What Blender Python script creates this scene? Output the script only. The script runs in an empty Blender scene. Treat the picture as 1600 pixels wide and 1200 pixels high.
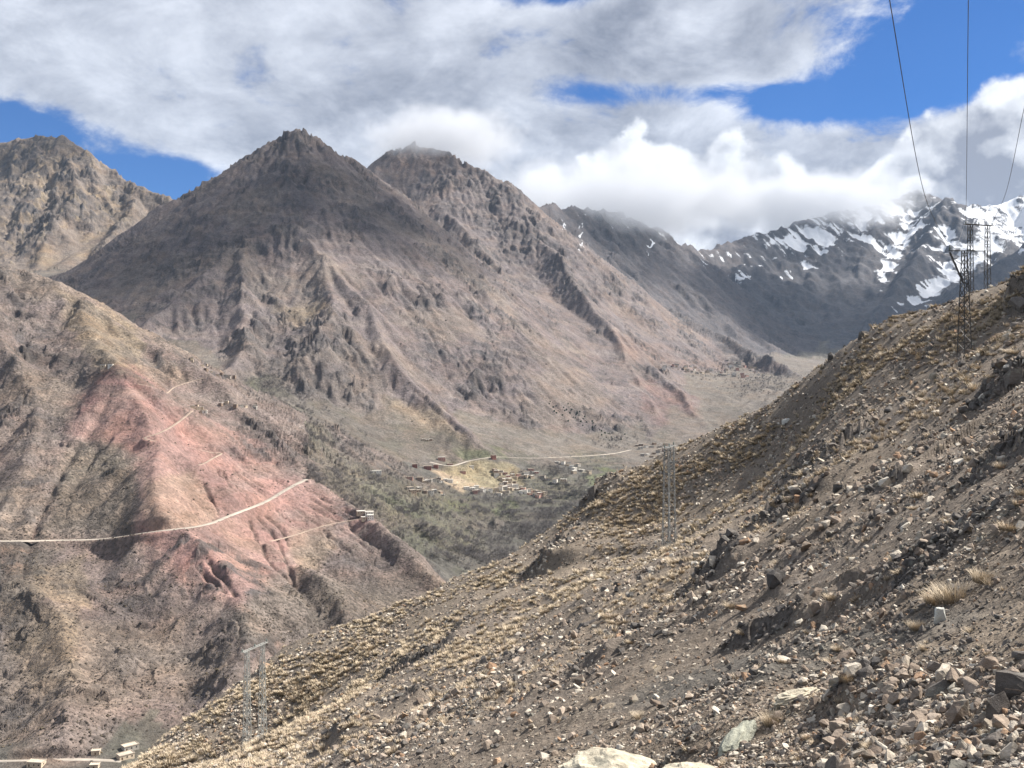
import bpy, bmesh, math, random
import numpy as np
from mathutils import Vector, Matrix, Euler

random.seed(7)
rng = np.random.default_rng(11)
scene = bpy.context.scene
COL = scene.collection

# ------------------------------------------------------------------ camera
# metres; the camera stands at the origin 1.6 m above the slope, looking along +Y
F = 1537.0                       # focal length in photo pixels (1600 wide)
cam_d = bpy.data.cameras.new('camera')
cam = bpy.data.objects.new('camera', cam_d)
COL.objects.link(cam)
cam.rotation_euler = (math.pi / 2, 0, 0)
cam_d.sensor_width = 36.0
cam_d.lens = 36.0 * F / 1600.0
cam_d.clip_start = 0.2
cam_d.clip_end = 80000.0
scene.camera = cam

# ------------------------------------------------------------------ sun and exposure
SUN_EL, SUN_AZ = math.radians(47), math.radians(70)      # azimuth from +Y towards +X
SUN = Vector((math.cos(SUN_EL) * math.sin(SUN_AZ), math.cos(SUN_EL) * math.cos(SUN_AZ), math.sin(SUN_EL)))
sun_d = bpy.data.lights.new('sun', 'SUN')
sun_d.energy = 5.0
sun_d.angle = math.radians(0.53)
sun_d.color = (1.0, 0.95, 0.87)
sun = bpy.data.objects.new('sun', sun_d)
COL.objects.link(sun)
sun.rotation_euler = SUN.to_track_quat('Z', 'Y').to_euler()
vs = scene.view_settings
vs.view_transform = 'Standard'
vs.look = 'None'
vs.exposure = 1.1
vs.gamma = 1.0
vs.use_curve_mapping = False
scene.cycles.use_denoising = True
scene.cycles.denoising_prefilter = 'ACCURATE'
scene.cycles.max_bounces = 8
scene.cycles.diffuse_bounces = 2
scene.cycles.glossy_bounces = 1
scene.cycles.transparent_max_bounces = 8
scene.cycles.volume_bounces = 5

# ------------------------------------------------------------------ world
world = bpy.data.worlds.new('World')
scene.world = world
world.use_nodes = True
wt = world.node_tree; wt.nodes.clear()
def wnode(t, **kw):
    nd = wt.nodes.new(t)
    for k, v in kw.items(): setattr(nd, k, v)
    return nd
def wset(sock, v):
    if isinstance(v, bpy.types.NodeSocket): wt.links.new(v, sock)
    else: sock.default_value = v
def wm(op, a, b=0.0, c=0.0, clamp=False):
    nd = wnode('ShaderNodeMath', operation=op, use_clamp=clamp)
    for s_, v in zip(nd.inputs, (a, b, c)): wset(s_, v)
    return nd.outputs[0]
def wramp(v, a, b, c0=0.0, c1=1.0):
    nd = wnode('ShaderNodeMapRange', interpolation_type='SMOOTHSTEP')
    for s_, x in zip(nd.inputs[:5], (v, a, b, c0, c1)): wset(s_, x)
    return nd.outputs[0]
def wnoise(vec, scale, detail, rough, dist=0.0):
    nd = wnode('ShaderNodeTexNoise'); wset(nd.inputs['Vector'], vec)
    for k, v in (('Scale', scale), ('Detail', detail), ('Roughness', rough), ('Distortion', dist)): nd.inputs[k].default_value = v
    return nd.outputs[0]
def wvec(op, a, b):
    nd = wnode('ShaderNodeVectorMath', operation=op); wset(nd.inputs[0], a); wset(nd.inputs[1], b); return nd.outputs[0]
def wmix(f, a, b):
    nd = wnode('ShaderNodeMix', data_type='RGBA')
    for i, v in ((0, f), (6, a), (7, b)):
        wset(nd.inputs[i], v if not isinstance(v, tuple) or len(v) == 4 else (*v, 1))
    return nd.outputs[2]
def wcurve(v, pts):
    nd = wnode('ShaderNodeFloatCurve'); wset(nd.inputs['Value'], v); cv = nd.mapping.curves[0]
    nd.mapping.use_clip = False
    for i, (a, b) in enumerate(pts):
        if i < 2: cv.points[i].location = (a, b)
        else: cv.points.new(a, b)
    nd.mapping.update(); return nd.outputs[0]

sky = wnode('ShaderNodeTexSky', sky_type='NISHITA')
sky.sun_disc = False
sky.sun_elevation = SUN_EL; sky.sun_rotation = SUN_AZ
sky.altitude = 2400; sky.air_density = 1.0; sky.dust_density = .15; sky.ozone_density = 4.0
SKY = 0.05
dirv = wnode('ShaderNodeTexCoord').outputs['Generated']
sp_ = wnode('ShaderNodeSeparateXYZ'); wt.links.new(dirv, sp_.inputs[0])
dx_, dy_, dz_ = sp_.outputs
az = wm('MULTIPLY', wm('ARCTAN2', dx_, dy_), 57.2958)
el = wm('MULTIPLY', wm('ARCSINE', dz_), 57.2958)
def hole(a, e, ra, re, s):
    p_ = wm('DIVIDE', wm('SUBTRACT', az, a), ra); q_ = wm('DIVIDE', wm('SUBTRACT', el, e), re)
    r_ = wm('ADD', wm('MULTIPLY', p_, p_), wm('MULTIPLY', q_, q_))
    return wm('MULTIPLY', wm('EXPONENT', wm('MULTIPLY', r_, -1.0)), s)
# upper deck of broken stratocumulus, laid out on a level sheet overhead
inv = wm('DIVIDE', 1.0, wm('ADD', wm('MAXIMUM', dz_, 0.0), 0.42))
cmb = wnode('ShaderNodeCombineXYZ'); wset(cmb.inputs[0], wm('MULTIPLY', dx_, inv)); wset(cmb.inputs[1], wm('MULTIPLY', dy_, inv)); wset(cmb.inputs[2], 0.37)
deck = cmb.outputs[0]
def deck_n(off):
    v = wvec('ADD', deck, off)
    return wm('ADD', wm('MULTIPLY', wnoise(v, 2.5, 8, .58, .3), .72), wm('MULTIPLY', wnoise(v, 7.5, 9, .66, .35), .42))
n1_ = deck_n((0, 0, 0)); n1s = deck_n((.07, .04, .0))
bias = .235
for h_ in [(23.6, 17.4, 6.4, 4.0, 1.05), (16.5, 15.4, 5.0, 1.2, .60), (11.5, 16.2, 3.0, .9, .36), (6.5, 16.4, 5.0, .95, .46), (2.2, 21.8, 5.0, .9, .6), (-19.4, 11.3, 4.6, 1.4, .85), (-27.5, 13.2, 4.5, 1.0, .75), (-16.8, 14.0, 2.2, .7, .22),
           (26.8, 16.9, 2.2, .9, -.42), (12.0, 18.6, 5.5, 2.6, -.16), (14.5, 17.0, 2.5, .7, -.12), (-15.8, 13.2, 3.5, .8, -.25), (-16.5, 11.0, 2.0, .5, -.3)]:
    bias = wm('SUBTRACT', bias, hole(*h_))
dn1 = wm('ADD', wm('MULTIPLY_ADD', n1_, 2.5, -.80), bias)
a1 = wramp(dn1, .34, .70)
lit1 = wm('ADD', wm('MULTIPLY', wm('SUBTRACT', n1s, n1_), -3.0), wramp(dn1, .5, .95, .62, .44))
lit1 = wm('ADD', lit1, wm('MULTIPLY', wm('SUBTRACT', wnoise(deck, 1.6, 3, .5), .5), .95))
c1_ = wmix(wm('MAXIMUM', wm('MINIMUM', lit1, 1.0), 0.0), (.120, .134, .168), (.43, .45, .495))
# low cumulus bank standing over the far ridges
top = wm('MULTIPLY', wcurve(wm('MULTIPLY_ADD', az, 1 / 60.0, .5, True), [(0, .16), (.18, .22), (.34, .34), (.44, .46), (.50, .56), (.55, .60), (.60, .655), (.64, .70), (.675, .655), (.72, .685), (.755, .66), (.80, .575), (.835, .60), (.87, .69), (.92, .72), (.955, .745), (1, .78)]), 22.0)
wob_ = wnode('ShaderNodeTexNoise'); wset(wob_.inputs['Vector'], dirv); wob_.inputs['Scale'].default_value = 16.0; wob_.inputs['Detail'].default_value = 5; wob_.inputs['Roughness'].default_value = .6
wsc = wnode('ShaderNodeVectorMath', operation='SCALE'); wset(wsc.inputs[0], wvec('SUBTRACT', wob_.outputs[1], (.5, .5, .5))); wsc.inputs['Scale'].default_value = .055
dirw = wvec('ADD', dirv, wsc.outputs[0])
def billow(v, s_):
    nd = wnode('ShaderNodeTexVoronoi', feature='F1'); wset(nd.inputs['Vector'], v); nd.inputs['Scale'].default_value = s_
    return wm('SUBTRACT', 1.0, nd.outputs['Distance'])
def cum_n(off):
    v = wvec('ADD', dirw, off)
    s_ = wm('ADD', wm('MULTIPLY', billow(v, 9.5), .50), wm('MULTIPLY', billow(v, 22.0), .30))
    s_ = wm('ADD', s_, wm('MULTIPLY', billow(v, 48.0), .12))
    return wm('ADD', s_, wm('MULTIPLY', wnoise(wvec('ADD', dirv, off), 6.0, 9, .6, .2), .42))
n2_ = cum_n((0, 0, 0)); n2s = cum_n((.012, .0, .016))
dn2 = wm('ADD', wm('MULTIPLY', wm('SUBTRACT', top, el), .42), wm('MULTIPLY', wm('SUBTRACT', n2_, .755), 3.2))
a2 = wramp(dn2, -.05, .30)
lit2 = wm('ADD', wm('MULTIPLY', wm('SUBTRACT', n2_, n2s), 3.8), wramp(wm('SUBTRACT', top, el), -.5, 6.0, .82, .22))
c2_ = wmix(wm('MAXIMUM', wm('MINIMUM', lit2, 1.0), 0.0), (.165, .18, .22), (.50, .515, .545))
skc = wnode('ShaderNodeMix', data_type='RGBA', blend_type='MULTIPLY'); skc.inputs[0].default_value = 1.0
wt.links.new(sky.outputs[0], skc.inputs[6]); skc.inputs[7].default_value = (SKY * .30, SKY * .70, SKY * 1.12, 1)
up = wramp(el, -1.0, 3.0)
c_ = wmix(wm('MULTIPLY', wm('MULTIPLY', a1, up), .96), skc.outputs[2], c1_)
c_ = wmix(wm('MULTIPLY', wm('MULTIPLY', a2, up), .98), c_, c2_)
bg = wnode('ShaderNodeBackground'); wt.links.new(c_, bg.inputs[0]); bg.inputs[1].default_value = 1.0
wo = wnode('ShaderNodeOutputWorld'); wt.links.new(bg.outputs[0], wo.inputs[0])
world.cycles.sampling_method = 'NONE'

# ------------------------------------------------------------------ noise helpers (numpy)
_perm = rng.permutation(4096).astype(np.int32)
_ang = rng.random(4096).astype(np.float32) * 2 * np.pi
_gx, _gy = np.cos(_ang).astype(np.float32), np.sin(_ang).astype(np.float32)

def pnoise(x, y, seed=0):
    """2-D gradient noise, about -0.7..0.7"""
    x = np.asarray(x, np.float32) + np.float32(seed * 17.31); y = np.asarray(y, np.float32) - np.float32(seed * 9.77)
    xf, yf = np.floor(x), np.floor(y)
    xi = xf.astype(np.int32); yi = yf.astype(np.int32)
    fx, fy = x - xf, y - yf
    u = fx * fx * fx * (fx * (fx * 6 - 15) + 10)
    v = fy * fy * fy * (fy * (fy * 6 - 15) + 10)
    a0 = _perm[xi & 4095]; a1 = _perm[(xi + 1) & 4095]
    h00 = _perm[(a0 + yi) & 4095]; h10 = _perm[(a1 + yi) & 4095]
    h01 = _perm[(a0 + yi + 1) & 4095]; h11 = _perm[(a1 + yi + 1) & 4095]
    n00 = _gx[h00] * fx + _gy[h00] * fy
    n10 = _gx[h10] * (fx - 1) + _gy[h10] * fy
    n01 = _gx[h01] * fx + _gy[h01] * (fy - 1)
    n11 = _gx[h11] * (fx - 1) + _gy[h11] * (fy - 1)
    a = n00 + u * (n10 - n00); b = n01 + u * (n11 - n01)
    return a + v * (b - a)

def fbm(x, y, lam, octs, seed=0, gain=0.5):
    s = 0; a = 1.0
    for o in range(octs):
        s = s + a * pnoise(x / lam, y / lam, seed + o * 3)
        lam *= 0.49; a *= gain
    return s

def ridged(x, y, lam, octs, seed=0, gain=0.5):
    s = 0; a = 1.0; w = 1.0
    for o in range(octs):
        n = 1 - np.abs(pnoise(x / lam, y / lam, seed + o * 5)) * 2.2
        n = n * n * w
        w = np.clip(n * 1.6, 0, 1)
        s = s + a * n
        lam *= 0.48; a *= gain
    return s

def facets(x, y, lam, seed):
    """broken rock: every cell is a tilted block with its own height (0..1)"""
    X = np.asarray(x, np.float32) / np.float32(lam) + seed * 3.7; Y = np.asarray(y, np.float32) / np.float32(lam) - seed * 5.3
    xi, yi = np.floor(X).astype(np.int32), np.floor(Y).astype(np.int32)
    bd = np.full(X.shape, 9.0, np.float32); out = np.zeros(X.shape, np.float32)
    for i in (-1, 0, 1):
        for j in (-1, 0, 1):
            h = _perm[(_perm[(xi + i) & 4095] + yi + j) & 4095]
            dx = X - (xi + i + (h & 255) / np.float32(256)); dy = Y - (yi + j + ((h * 7) & 255) / np.float32(256))
            d = dx * dx + dy * dy; m = d < bd
            bd = np.where(m, d, bd)
            out = np.where(m, ((h * 13) & 1023) / np.float32(1023) + .7 * (_gx[h] * dx + _gy[h] * dy), out)
    return out

def sstep(a, b, x):
    t = np.clip((x - a) / (b - a), 0, 1)
    return t * t * (3 - 2 * t)

def P(px, py, Y):
    """world point seen at photo pixel (px, py) at depth Y"""
    return ((px - 800.0) / F * Y, Y, (600.0 - py) / F * Y)

# ------------------------------------------------------------------ mountain terrain: ridge skeleton
RIDGES = []      # (group, slope, [(px,py,Y)...])
def ridge(g, s, *pts): RIDGES.append((g, s, [P(*p) for p in pts]))
# red hill in the left middle distance
ridge('red', .55, (-420, 380, 1900), (-150, 408, 1900), (0, 420, 1900), (50, 425, 1900), (100, 440, 1880), (150, 470, 1840), (200, 502, 1800),
      (260, 542, 1740), (330, 592, 1680))
ridge('red', .84, (330, 592, 1680), (390, 650, 1570), (440, 705, 1480), (475, 745, 1420), (570, 806, 1310), (640, 850, 1230), (690, 905, 1150), (720, 960, 1060))
ridge('red', .56, (150, 470, 1840), (165, 530, 1640), (190, 583, 1450), (240, 690, 1250), (275, 800, 1080), (330, 900, 950), (370, 1010, 840), (330, 1130, 740), (300, 1230, 660))
ridge('red', .55, (0, 420, 1900), (15, 510, 1650), (40, 620, 1400), (40, 730, 1200), (0, 845, 1060), (60, 950, 900), (90, 1080, 770), (90, 1180, 690))
ridge('red', .52, (440, 705, 1480), (400, 790, 1290), (440, 860, 1130), (500, 930, 1000), (520, 1010, 900), (500, 1100, 800))
ridge('red', .55, (-150, 408, 1900), (-200, 600, 1400), (-220, 800, 1050), (-200, 1000, 850))
# central peak
ridge('centre', .74, (60, 452, 3150), (100, 425, 3300), (200, 365, 3450), (262, 318, 3540), (285, 305, 3570), (305, 300, 3600), (340, 283, 3650), (400, 233, 3750), (440, 207, 3800), (460, 203, 3810), (490, 215, 3850), (525, 240, 3900), (545, 244, 3920), (580, 270, 4000))
ridge('centre', .78, (460, 203, 3810), (455, 290, 3480), (450, 350, 3230), (505, 402, 3050), (560, 470, 2850), (620, 560, 2620), (690, 640, 2420), (745, 695, 2270))
ridge('centre', .74, (450, 350, 3230), (380, 375, 3080), (330, 420, 2920), (280, 465, 2760), (230, 508, 2600))
ridge('centre', .74, (505, 402, 3050), (520, 485, 2750), (490, 530, 2560), (475, 590, 2400), (480, 650, 2250), (500, 710, 2110))
ridge('centre', .74, (380, 375, 3080), (385, 470, 2750), (380, 540, 2480), (350, 585, 2300))
ridge('centre', .78, (580, 270, 4000), (660, 342, 3750), (712, 420, 3450), (752, 500, 3150), (790, 580, 2900), (815, 640, 2720), (850, 700, 2520))
# peak that wears the cloud cap and its spurs
ridge('cap', .80, (580, 280, 4700), (592, 250, 5000), (612, 232, 5050), (650, 226, 5050), (700, 236, 4980), (735, 262, 4900), (790, 283, 4820), (815, 318, 4720), (832, 362, 4450), (892, 425, 4100), (950, 500, 3720), (1000, 580, 3330), (1022, 640, 3020), (1010, 702, 2720))
ridge('cap', .80, (650, 226, 5050), (665, 300, 4700), (740, 372, 4250), (800, 440, 3920), (850, 520, 3520), (885, 600, 3120), (930, 672, 2830))
ridge('cap', .8, (950, 500, 3720), (1010, 568, 3520), (1060, 602, 3320), (1100, 660, 3020), (1115, 700, 2860))
# dark ridge under the cloud and the spur above the upper village
ridge('back', .8, (790, 283, 4820), (830, 322, 5800), (900, 322, 6500), (1000, 345, 7000), (1060, 376, 7300), (1095, 393, 7600), (1150, 374, 8000), (1180, 367, 8200))
ridge('back', .8, (892, 425, 4600), (960, 440, 5500), (1050, 482, 5000), (1130, 522, 4600), (1200, 556, 4200), (1247, 588, 3900), (1260, 640, 3600))
ridge('back', .75, (1000, 345, 7000), (985, 400, 6500), (1010, 450, 6000))
# snow mountains
ridge('snow', .72, (1180, 367, 8200), (1235, 352, 8500), (1300, 332, 8800), (1380, 318, 9000), (1430, 297, 9250), (1500, 322, 9500), (1560, 318, 9700), (1610, 300, 9700), (1760, 260, 9700), (2000, 300, 9700))
ridge('snow', .72, (1430, 297, 9250), (1455, 318, 8900), (1480, 308, 8650), (1440, 390, 7950), (1390, 465, 7200), (1330, 530, 6600), (1280, 575, 6100))
ridge('snow', .78, (1480, 308, 8650), (1512, 345, 8450), (1555, 405, 8050), (1590, 470, 7600))
ridge('snow', .68, (1300, 332, 8800), (1290, 400, 8100), (1240, 470, 7300), (1190, 520, 6700))
ridge('snow', .70, (1380, 318, 9000), (1350, 400, 8150), (1310, 470, 7400), (1270, 520, 6900))
ridge('snow', .66, (1180, 367, 8200), (1140, 440, 7300), (1118, 490, 6600), (1090, 520, 6100))
ridge('snow', .62, (1760, 330, 7800), (1620, 372, 7500), (1550, 415, 7000), (1490, 465, 6500), (1430, 520, 6000))
ridge('snow', .7, (1610, 300, 9700), (1640, 380, 8600), (1600, 440, 7900))
# brown mountain at the far left
ridge('left', .80, (-500, 200, 4900), (-150, 225, 4850), (0, 219, 4800), (40, 217, 4760), (95, 213, 4700), (130, 227, 4660), (172, 262, 4600), (215, 290, 4520), (270, 309, 4420), (330, 330, 4300))
ridge('left', .75, (95, 213, 4700), (118, 290, 4330), (90, 350, 4000), (60, 420, 3700))
ridge('left', .75, (0, 219, 4800), (-20, 300, 4350), (-10, 380, 3900), (-40, 440, 3600))
ridge('left', .68, (215, 290, 4520), (190, 340, 4200), (160, 400, 3800))
GROUPS = ['red', 'centre', 'cap', 'back', 'snow', 'left', 'valley']

def tps_fit(pts, smooth=0.0):
    p = np.array(pts, np.float64); n = len(p)
    sc = 1.0 / np.abs(p[:, :2]).max()
    q = p[:, :2] * sc
    d2 = ((q[:, None] - q[None]) ** 2).sum(-1)
    K = 0.5 * d2 * np.log(d2 + 1e-12) + np.eye(n) * smooth
    A = np.zeros((n + 3, n + 3)); A[:n, :n] = K; A[:n, n] = 1; A[:n, n + 1:] = q
    A[n, :n] = 1; A[n + 1:, :n] = q.T
    w = np.linalg.solve(A, np.concatenate([p[:, 2], np.zeros(3)]))
    return q, w, sc
def tps(m, x, y):
    q, w, sc = m; n = len(q)
    xs, ys = np.asarray(x, np.float64) * sc, np.asarray(y, np.float64) * sc
    z = w[n] + w[n + 1] * xs + w[n + 2] * ys
    for i in range(n):
        d2 = (xs - q[i, 0]) ** 2 + (ys - q[i, 1]) ** 2
        z = z + w[i] * 0.5 * d2 * np.log(d2 + 1e-12)
    return z

valley = tps_fit([P(*p) for p in [
    (720, 725, 2180), (850, 735, 2250), (540, 772, 1500), (594, 790, 1500), (640, 830, 1430), (690, 880, 1360), (720, 850, 1520), (780, 862, 1620), (600, 745, 1760), (650, 775, 1760), (520, 745, 1560), (800, 838, 1880), (760, 700, 2290), (930, 720, 2400),
    (1000, 712, 2600), (1150, 640, 3150), (1210, 596, 3700), (1250, 590, 4300), (430, 660, 1880), (500, 745, 1700), (380, 610, 2080), (330, 600, 2150),
    (900, 800, 1900), (900, 900, 1500), (750, 1000, 1200), (600, 1150, 850), (250, 1240, 640), (-200, 1240, 640), (600, 720, 2120),
    (1150, 570, 6000), (1400, 560, 6000), (1000, 560, 8000), (-300, 470, 3600), (100, 440, 3500), (1500, 600, 3000), (1500, 760, 1500), (400, 1330, 560), (800, 1330, 560), (1200, 1330, 560), (1600, 1330, 560), (2000, 1330, 560), (-400, 1330, 560), (-800, 1330, 560), (1200, 1000, 1000), (1700, 1000, 1000), (-900, 1150, 800), (800, 1250, 400), (200, 1300, 400), (1600, 1250, 400)]], 1e-5)

def base_height(x, y):
    """tent surfaces falling from the ridge polylines, joined by a smooth maximum; returns height and winning group"""
    shp = x.shape
    x = x.ravel().astype(np.float32); y = y.ravel().astype(np.float32)
    wx = x + 38 * fbm(x, y, 420, 3, 40); wy = y + 38 * fbm(x, y, 420, 3, 60)
    best = np.full(x.shape, -1e9, np.float32); acc = np.zeros_like(best); grp = np.zeros(x.shape, np.int8)
    hs = []
    for g, s, pts in RIDGES:
        h = np.full(x.shape, -1e9, np.float32)
        for (x0, y0, z0), (x1, y1, z1) in zip(pts, pts[1:]):
            dx, dy = x1 - x0, y1 - y0
            t = np.clip(((wx - x0) * dx + (wy - y0) * dy) / (dx * dx + dy * dy), 0, 1)
            d = np.hypot(wx - x0 - t * dx, wy - y0 - t * dy)
            # a little steeper near the crest, easing towards the foot
            hh = z0 + t * (z1 - z0) - s * (d * 1.12 - np.minimum(d, 1500) ** 2 / (2 * 6500.0) - 26 * (1 - np.exp(-d / 26.0)) * 0.25)
            np.maximum(h, hh, out=h)
        gi = GROUPS.index(g)
        m = h > best
        grp[m] = gi
        np.maximum(best, h, out=best)
        hs.append(h)
    hv = tps(valley, x, y).astype(np.float32)
    hs.append(hv); m = hv > best; grp[m] = GROUPS.index('valley'); np.maximum(best, hv, out=best)
    k = 9.0
    for h in hs: acc += np.exp(np.clip((h - best) / k, -30, 0))
    z = best + k * np.log(acc)
    return z.reshape(shp), grp.reshape(shp)

class Grid:
    def __init__(s, x0, x1, y0, y1, c):
        s.x0, s.y0, s.c = x0, y0, c
        s.nx, s.ny = int((x1 - x0) / c) + 1, int((y1 - y0) / c) + 1
        X, Y = np.meshgrid(x0 + c * np.arange(s.nx), y0 + c * np.arange(s.ny))
        s.X, s.Y = X.astype(np.float32), Y.astype(np.float32)
        s.z, s.g = base_height(s.X, s.Y)
    def bilin(s, a, x, y):
        fx = np.clip((x - s.x0) / s.c, 0, s.nx - 1.001); fy = np.clip((y - s.y0) / s.c, 0, s.ny - 1.001)
        i = fx.astype(np.int32); j = fy.astype(np.int32); fx = fx - i; fy = fy - j
        return (a[j, i] * (1 - fx) + a[j, i + 1] * fx) * (1 - fy) + (a[j + 1, i] * (1 - fx) + a[j + 1, i + 1] * fx) * fy
    def cubic(s, a, x, y):
        fx = np.clip((x - s.x0) / s.c, 1, s.nx - 3.001); fy = np.clip((y - s.y0) / s.c, 1, s.ny - 3.001)
        i = fx.astype(np.int32); j = fy.astype(np.int32); fx = (fx - i).astype(np.float32); fy = (fy - j).astype(np.float32)
        def w(t):
            return [((-t + 2) * t - 1) * t / 2, (((3 * t - 5) * t) * t + 2) / 2, ((-3 * t + 4) * t + 1) * t / 2, ((t - 1) * t * t) / 2]
        wx, wy = w(fx), w(fy)
        flat = a.ravel(); out = 0
        for b in range(4):
            row = (j + b - 1) * s.nx + i - 1
            out = out + wy[b] * (wx[0] * flat[row] + wx[1] * flat[row + 1] + wx[2] * flat[row + 2] + wx[3] * flat[row + 3])
        return out

def blur(a):
    p = np.pad(a, 1, mode='edge')
    return (p[:-2, 1:-1] + p[2:, 1:-1] + p[1:-1, :-2] + p[1:-1, 2:] + 4 * p[1:-1, 1:-1]) / 8

def erode(z, c, batches, n, steps=70, rate=0.32, cap=1.1):
    """many water droplets at once carve gullies and leave fans; heights in cell units"""
    h = (z / c).astype(np.float32); ny, nx = h.shape
    for b in range(batches):
        x = (1 + rng.random(n) * (nx - 4)).astype(np.float32); y = (1 + rng.random(n) * (ny - 4)).astype(np.float32)
        vx = np.zeros(n, np.float32); vy = np.zeros(n, np.float32); sp = np.ones(n, np.float32); wa = np.ones(n, np.float32); sed = np.zeros(n, np.float32)
        for st in range(steps):
            i = x.astype(np.int32); j = y.astype(np.int32); fx = x - i; fy = y - j
            k = j * nx + i; hf = h.ravel()
            h00, h10, h01, h11 = hf[k], hf[k + 1], hf[k + nx], hf[k + nx + 1]
            gx = (h10 - h00) * (1 - fy) + (h11 - h01) * fy
            gy = (h01 - h00) * (1 - fx) + (h11 - h10) * fx
            h0 = (h00 * (1 - fx) + h10 * fx) * (1 - fy) + (h01 * (1 - fx) + h11 * fx) * fy
            vx = vx * 0.12 - gx * 0.88; vy = vy * 0.12 - gy * 0.88
            l = np.sqrt(vx * vx + vy * vy) + 1e-6
            vx /= l; vy /= l
            x2 = np.clip(x + vx, 1, nx - 3); y2 = np.clip(y + vy, 1, ny - 3)
            i2 = x2.astype(np.int32); j2 = y2.astype(np.int32); a = x2 - i2; e = y2 - j2; k2 = j2 * nx + i2
            h1 = (hf[k2] * (1 - a) + hf[k2 + 1] * a) * (1 - e) + (hf[k2 + nx] * (1 - a) + hf[k2 + nx + 1] * a) * e
            dh = h1 - h0
            C = np.maximum(-dh, 0.02) * sp * wa * cap
            over = sed - C
            amt = np.where(dh > 0, np.minimum(dh, sed), np.where(over > 0, over * 0.25, -np.minimum(-over * rate, -dh * 0.4)))
            sed -= amt; amt = amt * 0.6
            d = (np.bincount(k, amt * (1 - fx) * (1 - fy), h.size) + np.bincount(k + 1, amt * fx * (1 - fy), h.size)
                 + np.bincount(k + nx, amt * (1 - fx) * fy, h.size) + np.bincount(k + nx + 1, amt * fx * fy, h.size)).reshape(h.shape)
            d = np.clip(d, -.06, .06)
            h += (0.5 * d + 0.5 * blur(d)).astype(np.float32)
            sp = np.sqrt(np.clip(sp * sp - dh * 1.2, 0.05, 9.0)); wa *= 0.985
            x, y = x2, y2
    return h * c

near = Grid(-1900, 2300, 560, 5900, 9.0)
far = Grid(-3600, 6400, 3000, 11200, 28.0)
for g_, lam_ in ((near, 150.0), (far, 330.0)):
    g_.z0 = g_.z.copy()
    g_.z = g_.z + (lam_ * 0.09) * fbm(g_.X, g_.Y, lam_, 3, 5)
near.z = erode(near.z, near.c, 9, 26000)
far.z = erode(far.z, far.c, 7, 9000)

def coarse(x, y):
    t = sstep(4600, 5600, y)
    a = near.cubic(near.z, x, y); b = far.cubic(far.z, x, y)
    # outside the near grid sideways the far grid takes over
    side = np.maximum(sstep(1950, 2250, x), sstep(-1550, -1850, x))
    t = np.maximum(t, side * sstep(2900, 3300, y))
    return a * (1 - t) + b * t

# ------------------------------------------------------------------ mesh and node helpers
def mesh_from(name, verts, faces, smooth=True):
    me = bpy.data.meshes.new(name)
    verts = np.asarray(verts, np.float32); faces = np.asarray(faces, np.int32)
    n = faces.shape[1]
    me.vertices.add(len(verts)); me.vertices.foreach_set('co', verts.ravel())
    me.loops.add(faces.size); me.loops.foreach_set('vertex_index', faces.ravel())
    me.polygons.add(len(faces)); me.polygons.foreach_set('loop_start', np.arange(0, faces.size, n, dtype=np.int32))
    if smooth: me.polygons.foreach_set('use_smooth', np.ones(len(faces), bool))
    else: me.polygons.foreach_set('use_smooth', np.zeros(len(faces), bool))
    me.update(calc_edges=True)
    return me

def set_col(me, name, rgb):
    a = me.attributes.new(name, 'FLOAT_COLOR', 'POINT')
    c = np.ones((len(rgb), 4), np.float32); c[:, :3] = rgb
    a.data.foreach_set('color', c.ravel())

def set_val(me, name, v):
    a = me.attributes.new(name, 'FLOAT', 'POINT'); a.data.foreach_set('value', np.asarray(v, np.float32))

def link(name, me, mat=None, parent=None, **props):
    o = bpy.data.objects.new(name, me)
    COL.objects.link(o)
    if mat is not None and len(me.materials) == 0: me.materials.append(mat)
    if parent is not None: o.parent = parent
    for k, v in props.items(): o[k] = v
    return o

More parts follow.
